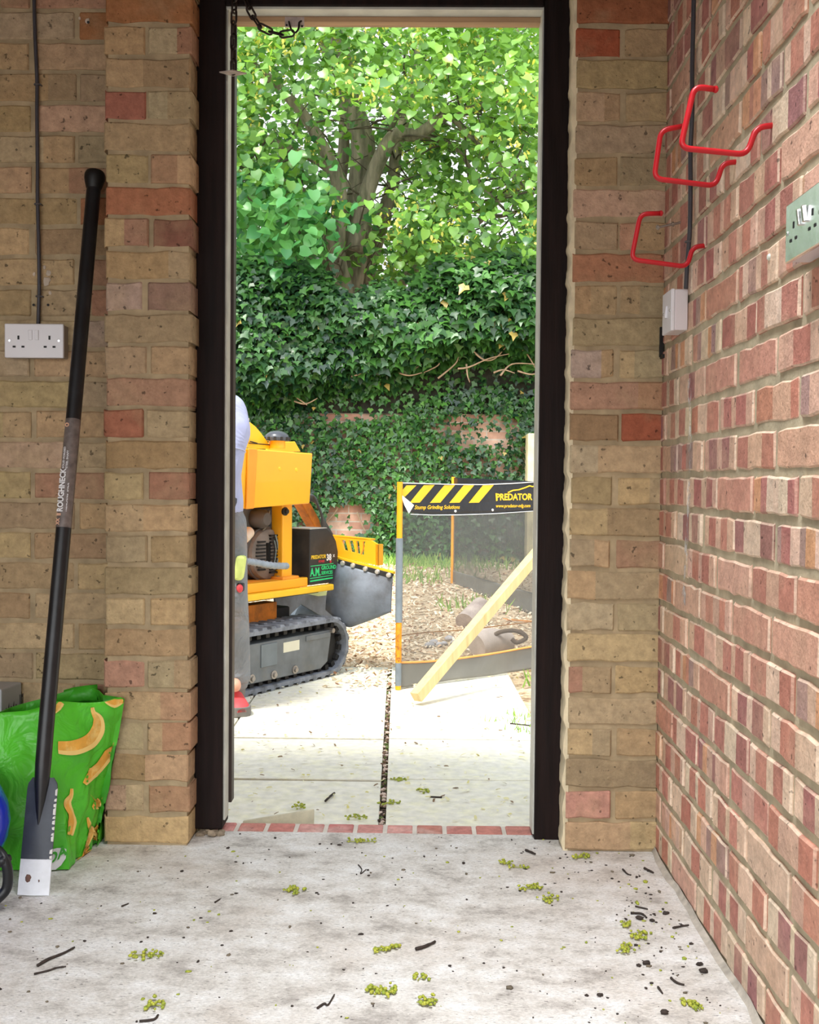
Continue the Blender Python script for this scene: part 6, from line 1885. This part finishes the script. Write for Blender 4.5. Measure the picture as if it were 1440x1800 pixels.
# holster with high-visibility flap on the thigh, pale hem line
m = MB(); c = Vector((-.748, py_ - .075, .535)); m.box(c, (.035, .075, .10), Matrix.Rotation(.12, 3, 'Y')); m.build('thigh_pouch', pm('hi_vis_yellow', (214, 226, 130), .7, var=.12, vs=20), person, bevel=.012, smooth=9)
m = MB(); m.box((-.746, py_ - .070, .455), (.028, .05, .035)); m.build('pouch_strap', pm('dark_strap', (48, 48, 54), .8), person, bevel=.006)
m = MB(); m.ico((-.746, py_ - .094, .452), .014, 1, (1, .6, 1.3)); m.build('red_clip', pm('red_clip', (220, 70, 76), .5), person, smooth=9)
RT_ = pm('red_boot_upper', (214, 70, 74), .6, var=.12, vs=20); SOLE = pm('grey_boot_sole', (112, 108, 104), .8, var=.15)
for s, ang in (('L', .40), ('R', -.25)):
    an = Vector((J['an' + s][0], J['an' + s][1], GZ)); d_ = Vector((math.sin(ang), -math.cos(ang), 0)); e2 = Vector((d_.y, -d_.x, 0))
    prof = [(-.085, .036, .075), (-.06, .042, .12), (-.01, .044, .125), (.04, .044, .095), (.09, .047, .075), (.135, .044, .066), (.165, .034, .052), (.178, .018, .036)]
    def ring(u, w, h, z0, z1):
        return [an + d_ * u + e2 * w * math.cos(t) + Vector((0, 0, z0 + (z1 - z0) * max(0, math.sin(t)) ** .8)) for t in np.linspace(0, math.pi, 9)]
    vs = []; fs = []
    for i, (u, w, h) in enumerate(prof):
        vs += ring(u, w, h, .022, h)
        if i:
            for k in range(8): fs.append(((i - 1) * 9 + k, (i - 1) * 9 + k + 1, i * 9 + k + 1, i * 9 + k))
    fs.append(tuple(range(9))); fs.append(tuple(range(7 * 9 + 8, 7 * 9 - 1, -1)))
    m = MB(); m.add(vs, fs); bt = m.build('boot', RT_, person, smooth=SM)
    so = [an + d_ * u + e2 * w * 1.12 + Vector((0, 0, .001)) for u, w, h in prof] + [an + d_ * u - e2 * w * 1.12 + Vector((0, 0, .001)) for u, w, h in prof[::-1]]
    m = MB(); m.prism(so, (0, 0, .040)); m.build('sole', SOLE, bt, bevel=.004)
    m = MB(); m.tube([an + Vector((0, 0, .045)), an + Vector((0, -.002, .09)), an + Vector((0, .004, .14))], [.052, .058, .064], 18); m.build('boot_shaft', SOLE, bt, smooth=SM)
# hair, eyes, mouth
m = MB(); loft(m, [(hx, hy + .030, hz - .03, .078, .070), (hx, hy + .022, hz + .02, .0835, .088), (hx, hy + .012, hz + .06, .078, .096), (hx, hy + .008, hz + .095, .056, .072), (hx, hy + .006, hz + .118, .022, .030)], 24)
fuse(m, 'hair', pm('brown_hair', (74, 56, 44), .8, var=.3, vs=60, bump=.5), person, .006, 3)
for s in (-1, 1):
    m = MB(); m.ico((hx + s * .030, hy - .078, hz + .006), .0115, 2); m.build('eye', pm('eye_white', (230, 226, 220), .3), person, smooth=9)
    m = MB(); m.ico((hx + s * .030, hy - .0875, hz + .006), .005, 1); m.build('iris', pm('iris_brown', (60, 40, 30), .3), person, smooth=9)
m = MB(); m.tube([(hx - .022, hy - .079, hz - .058), (hx, hy - .087, hz - .060), (hx + .022, hy - .079, hz - .058)], [.003, .005, .003], 8); m.build('mouth', pm('lips', (176, 104, 96), .5), person, smooth=9)

# ------------------------------------------------------------------ chips, grass and litter outside (nobody could count these)
def gz_arr(x, y):
    t = np.clip((y - 5.6) / 3.6, 0, 1); return OUT - .02 + .26 * t * t * (3 - 2 * t) + .03 * np.exp(-((x + .15) ** 2 / .5 + (y - 6.3) ** 2 / .8))
n = 20000
x = NPR.uniform(-1.6, 1.9, n); y = 5.0 + 4.6 * NPR.random(n) ** 1.5
k_ = ((y > 5.55) & ~((x > .7) & (y > 8.9))) | ((x > -.45) & (x < -.02) & (NPR.random(n) < .35)) | (x > .62); x, y = x[k_], y[k_]; n = len(x)
P = np.stack([x, y, gz_arr(x, y) + np.where(y < 5.55, .02, 0) + NPR.uniform(.0, .018, n)], 1)
Nn = np.stack([NPR.normal(0, .5, n), NPR.normal(-.2, .5, n), np.ones(n)], 1); Tn = np.stack([NPR.normal(0, 1, n), NPR.normal(0, 1, n), NPR.normal(0, .3, n)], 1)
t = NPR.random(n); C = cmix((244, 230, 202), (206, 168, 130), t ** 1.6); C = np.where((NPR.random(n) < .12)[:, None], np.array(lin((140, 100, 72)))[None], C)
CHIP_V = np.array([(-.22, 0, 0), (.22, 0, .02), (.26, .55, .05), (-.2, .5, .03), (-.12, 1, 0), (.16, 1.05, .02)], np.float32)
V, Q, CC = leaves(P, Nn, Tn, NPR.uniform(.010, .032, n), C, CHIP_V, BRACT_Q)
CHM_ = bpy.data.materials.new('wood_chip'); CHM_.use_nodes = True
_n = CHM_.node_tree; _a = _n.nodes.new('ShaderNodeVertexColor'); _a.layer_name = 'bc'; _b = _n.nodes['Principled BSDF']; _n.links.new(_a.outputs[0], _b.inputs['Base Color']); _b.inputs['Roughness'].default_value = .9
o = np_mesh('wood_chips', V, Q, CHM_, None, CC); setp(o, 'pale fresh wood chips spread over the ground beyond the paving', 'wood chips', kind='stuff')
# litter of buds and bits on the paving
n = 900
x = NPR.uniform(-.95, .75, n); y = 3.0 + 2.4 * NPR.random(n)
P = np.stack([x, y, np.full(n, OUT + .006) + NPR.uniform(0, .004, n)], 1)
Nn = np.stack([NPR.normal(0, .3, n), NPR.normal(0, .3, n), np.ones(n)], 1); Tn = NPR.normal(0, 1, (n, 3)); Tn[:, 2] *= .1
C = cmix((236, 232, 204), (206, 196, 120), NPR.random(n)); C = np.where((NPR.random(n) < .16)[:, None], np.array(lin((128, 104, 76)))[None], C)
V, Q, CC = leaves(P, Nn, Tn, NPR.uniform(.006, .020, n), C, CHIP_V, BRACT_Q)
o = np_mesh('paving_litter', V, Q, CHM_, None, CC); setp(o, 'specks of blossom, buds and leaf bits on the sunlit paving', 'litter', kind='stuff')
# dirt, moss and gravel packed into the wide joint
m = MB()
for _ in range(420):
    v = RND.uniform(.02, 2.55); p = pv(RND.gauss(0, .0055), v, 0)
    m.ico((p[0], p[1], OUT - .012 + RND.uniform(0, .010)), RND.uniform(.003, .008), 0, (1.2, 1.2, .8), .3, mi=RND.choice([0, 0, 1, 2, 3]))
o = m.build('joint_gravel', [pm('joint_dirt', (112, 88, 70), .95, var=.3), pm('joint_moss', (96, 110, 56), .95), pm('joint_chip', (206, 184, 170), .9), pm('joint_dark', (70, 56, 46), .95)], smooth=9)
setp(o, 'brown grit, moss and leaf bits packed in the wide joint between the paving slabs', 'grit', kind='stuff')
# grass: tufts at the wall foot, behind the net and beside the paving
Pg = []
def tuft(cx, cy, r, n_): 
    for _ in range(n_): Pg.append((cx + RND.gauss(0, r), cy + RND.gauss(0, r * .6)))
for px, py, r, n_ in [(912, 1272, .05, 30), (930, 1262, .05, 40), (926, 1288, .04, 24), (905, 1258, .03, 10)]:
    c = aZ(px, py, OUT); tuft(c.x, c.y, r, n_)
for cx, cy, r, n_ in [(-.30, 9.35, .22, 200), (.1, 9.1, .3, 170), (-.05, 8.3, .22, 110), (.0, 9.4, .5, 160), (.6, 9.2, .4, 100), (.35, 7.3, .12, 60), (-1.2, 9.4, .5, 160), (.95, 5.25, .1, 60), (.62, 5.15, .05, 30)]: tuft(cx, cy, r, n_)
Pg = np.array(Pg); Pg = Pg[(Pg[:, 1] < GWY - .16) & ~((Pg[:, 0] > .75) & (Pg[:, 1] > GWY - .5))]; n = len(Pg)
P = np.stack([Pg[:, 0], Pg[:, 1], gz_arr(Pg[:, 0], Pg[:, 1])], 1)
Nn = np.stack([NPR.normal(0, .4, n), -1 + NPR.normal(0, .4, n), NPR.normal(.2, .2, n)], 1); Tn = np.stack([NPR.normal(0, .4, n), NPR.normal(-.2, .3, n), np.ones(n)], 1)
GR_V = np.array([(-.03, 0, 0), (.03, 0, 0), (.025, .55, .03), (-.025, .55, .03), (-.004, 1, .18), (.004, 1, .18)], np.float32)
V, Q, CC = leaves(P, Nn, Tn, np.where(P[:, 1] < 5.0, NPR.uniform(.025, .06, n), NPR.uniform(.05, .12, n)), cmix((96, 150, 62), (178, 206, 110), NPR.random(n)), GR_V * np.array([[1.6, 1, 1]], np.float32), BRACT_Q)
o = np_mesh('grass', V, Q, leaf_mat('grass_blade', .3, .5, .4), None, CC); setp(o, 'tufts of green grass beside the paving and along the foot of the ivied wall', 'grass', kind='stuff')
# a pale broken wedge of mortar against the outer edge of the threshold
a = aZ(418, 1450, OUT); 
m = MB(); q = [Vector((aZ(418, 1447, -.03).x, 2.952, OUT)), Vector((aZ(548, 1447, -.03).x, 2.952, OUT)), Vector((aZ(548, 1447, -.03).x - .01, 3.03, OUT)), Vector((aZ(418, 1447, -.03).x, 3.0, OUT))]
m.add(q + [q[0] + Vector((0, .01, .022)), q[1] + Vector((0, .01, .058)), q[2] + Vector((0, -.02, .030)), q[3] + Vector((0, -.01, .014))], [(3, 2, 1, 0), (4, 5, 6, 7), (0, 1, 5, 4), (1, 2, 6, 5), (2, 3, 7, 6), (3, 0, 4, 7)])
o = m.build('stone_wedge', pm('pale_mortar_lump', (206, 200, 176), .9, var=.15, vs=30, bump=.5), bevel=.004); setp(o, 'pale broken wedge of stone on the paving just outside the brick threshold', 'stone')
for pix, l in [([(572, 1408), (580, 1400), (588, 1394)], 'thin bent twig on the near left paving slab'), ([(756, 1401), (777, 1402)], 'short black twig on the near right paving slab'), ([(897, 1272), (935, 1276)], 'brown twig at the right edge of the paving beside the grass')]:
    P_ = [aZ(x, y, OUT + .004) for x, y in pix]; m = MB(); m.tube(P_, .0035, 6); o = m.build('twig', BLKT, smooth=9); setp(o, l, 'twig', 'twigs on the paving')
for px, py, ang, L, l in [(628, 1437, .1, .06, 'yellow sprig on the paving just beyond the threshold'), (525, 1418, .5, .03, 'small yellow sprig on the near left paving slab'), (700, 1371, .1, .05, 'yellow sprig lying across the joint of the paving'), (686, 1412, .3, .05, 'greenish sprig by the wide gravel joint'), (746, 1391, -.6, .03, 'faint yellow sprig on the near right paving slab')]:
    c = aZ(px, py, OUT + .003); t_ = thing('blossom_sprig', l, 'sprig', tuple(c), group='lime sprigs on the paving'); m = MB()
    d = Vector((math.cos(ang), math.sin(ang), 0))
    m.tube([c - d * L / 2 + Vector((0, 0, .002)), c + d * L / 2 + Vector((0, 0, .002))], .0012, 6); m.build('stalk', STALK, t_, smooth=9); m = MB()
    for _ in range(18): m.ico(c + d * L * RND.uniform(-.5, .5) + Vector((RND.gauss(0, .008), RND.gauss(0, .010), RND.uniform(.002, .005))), RND.uniform(.003, .005), 1, (1, 1, .7), .2)
    m.build('buds', GREENB, t_, smooth=9)
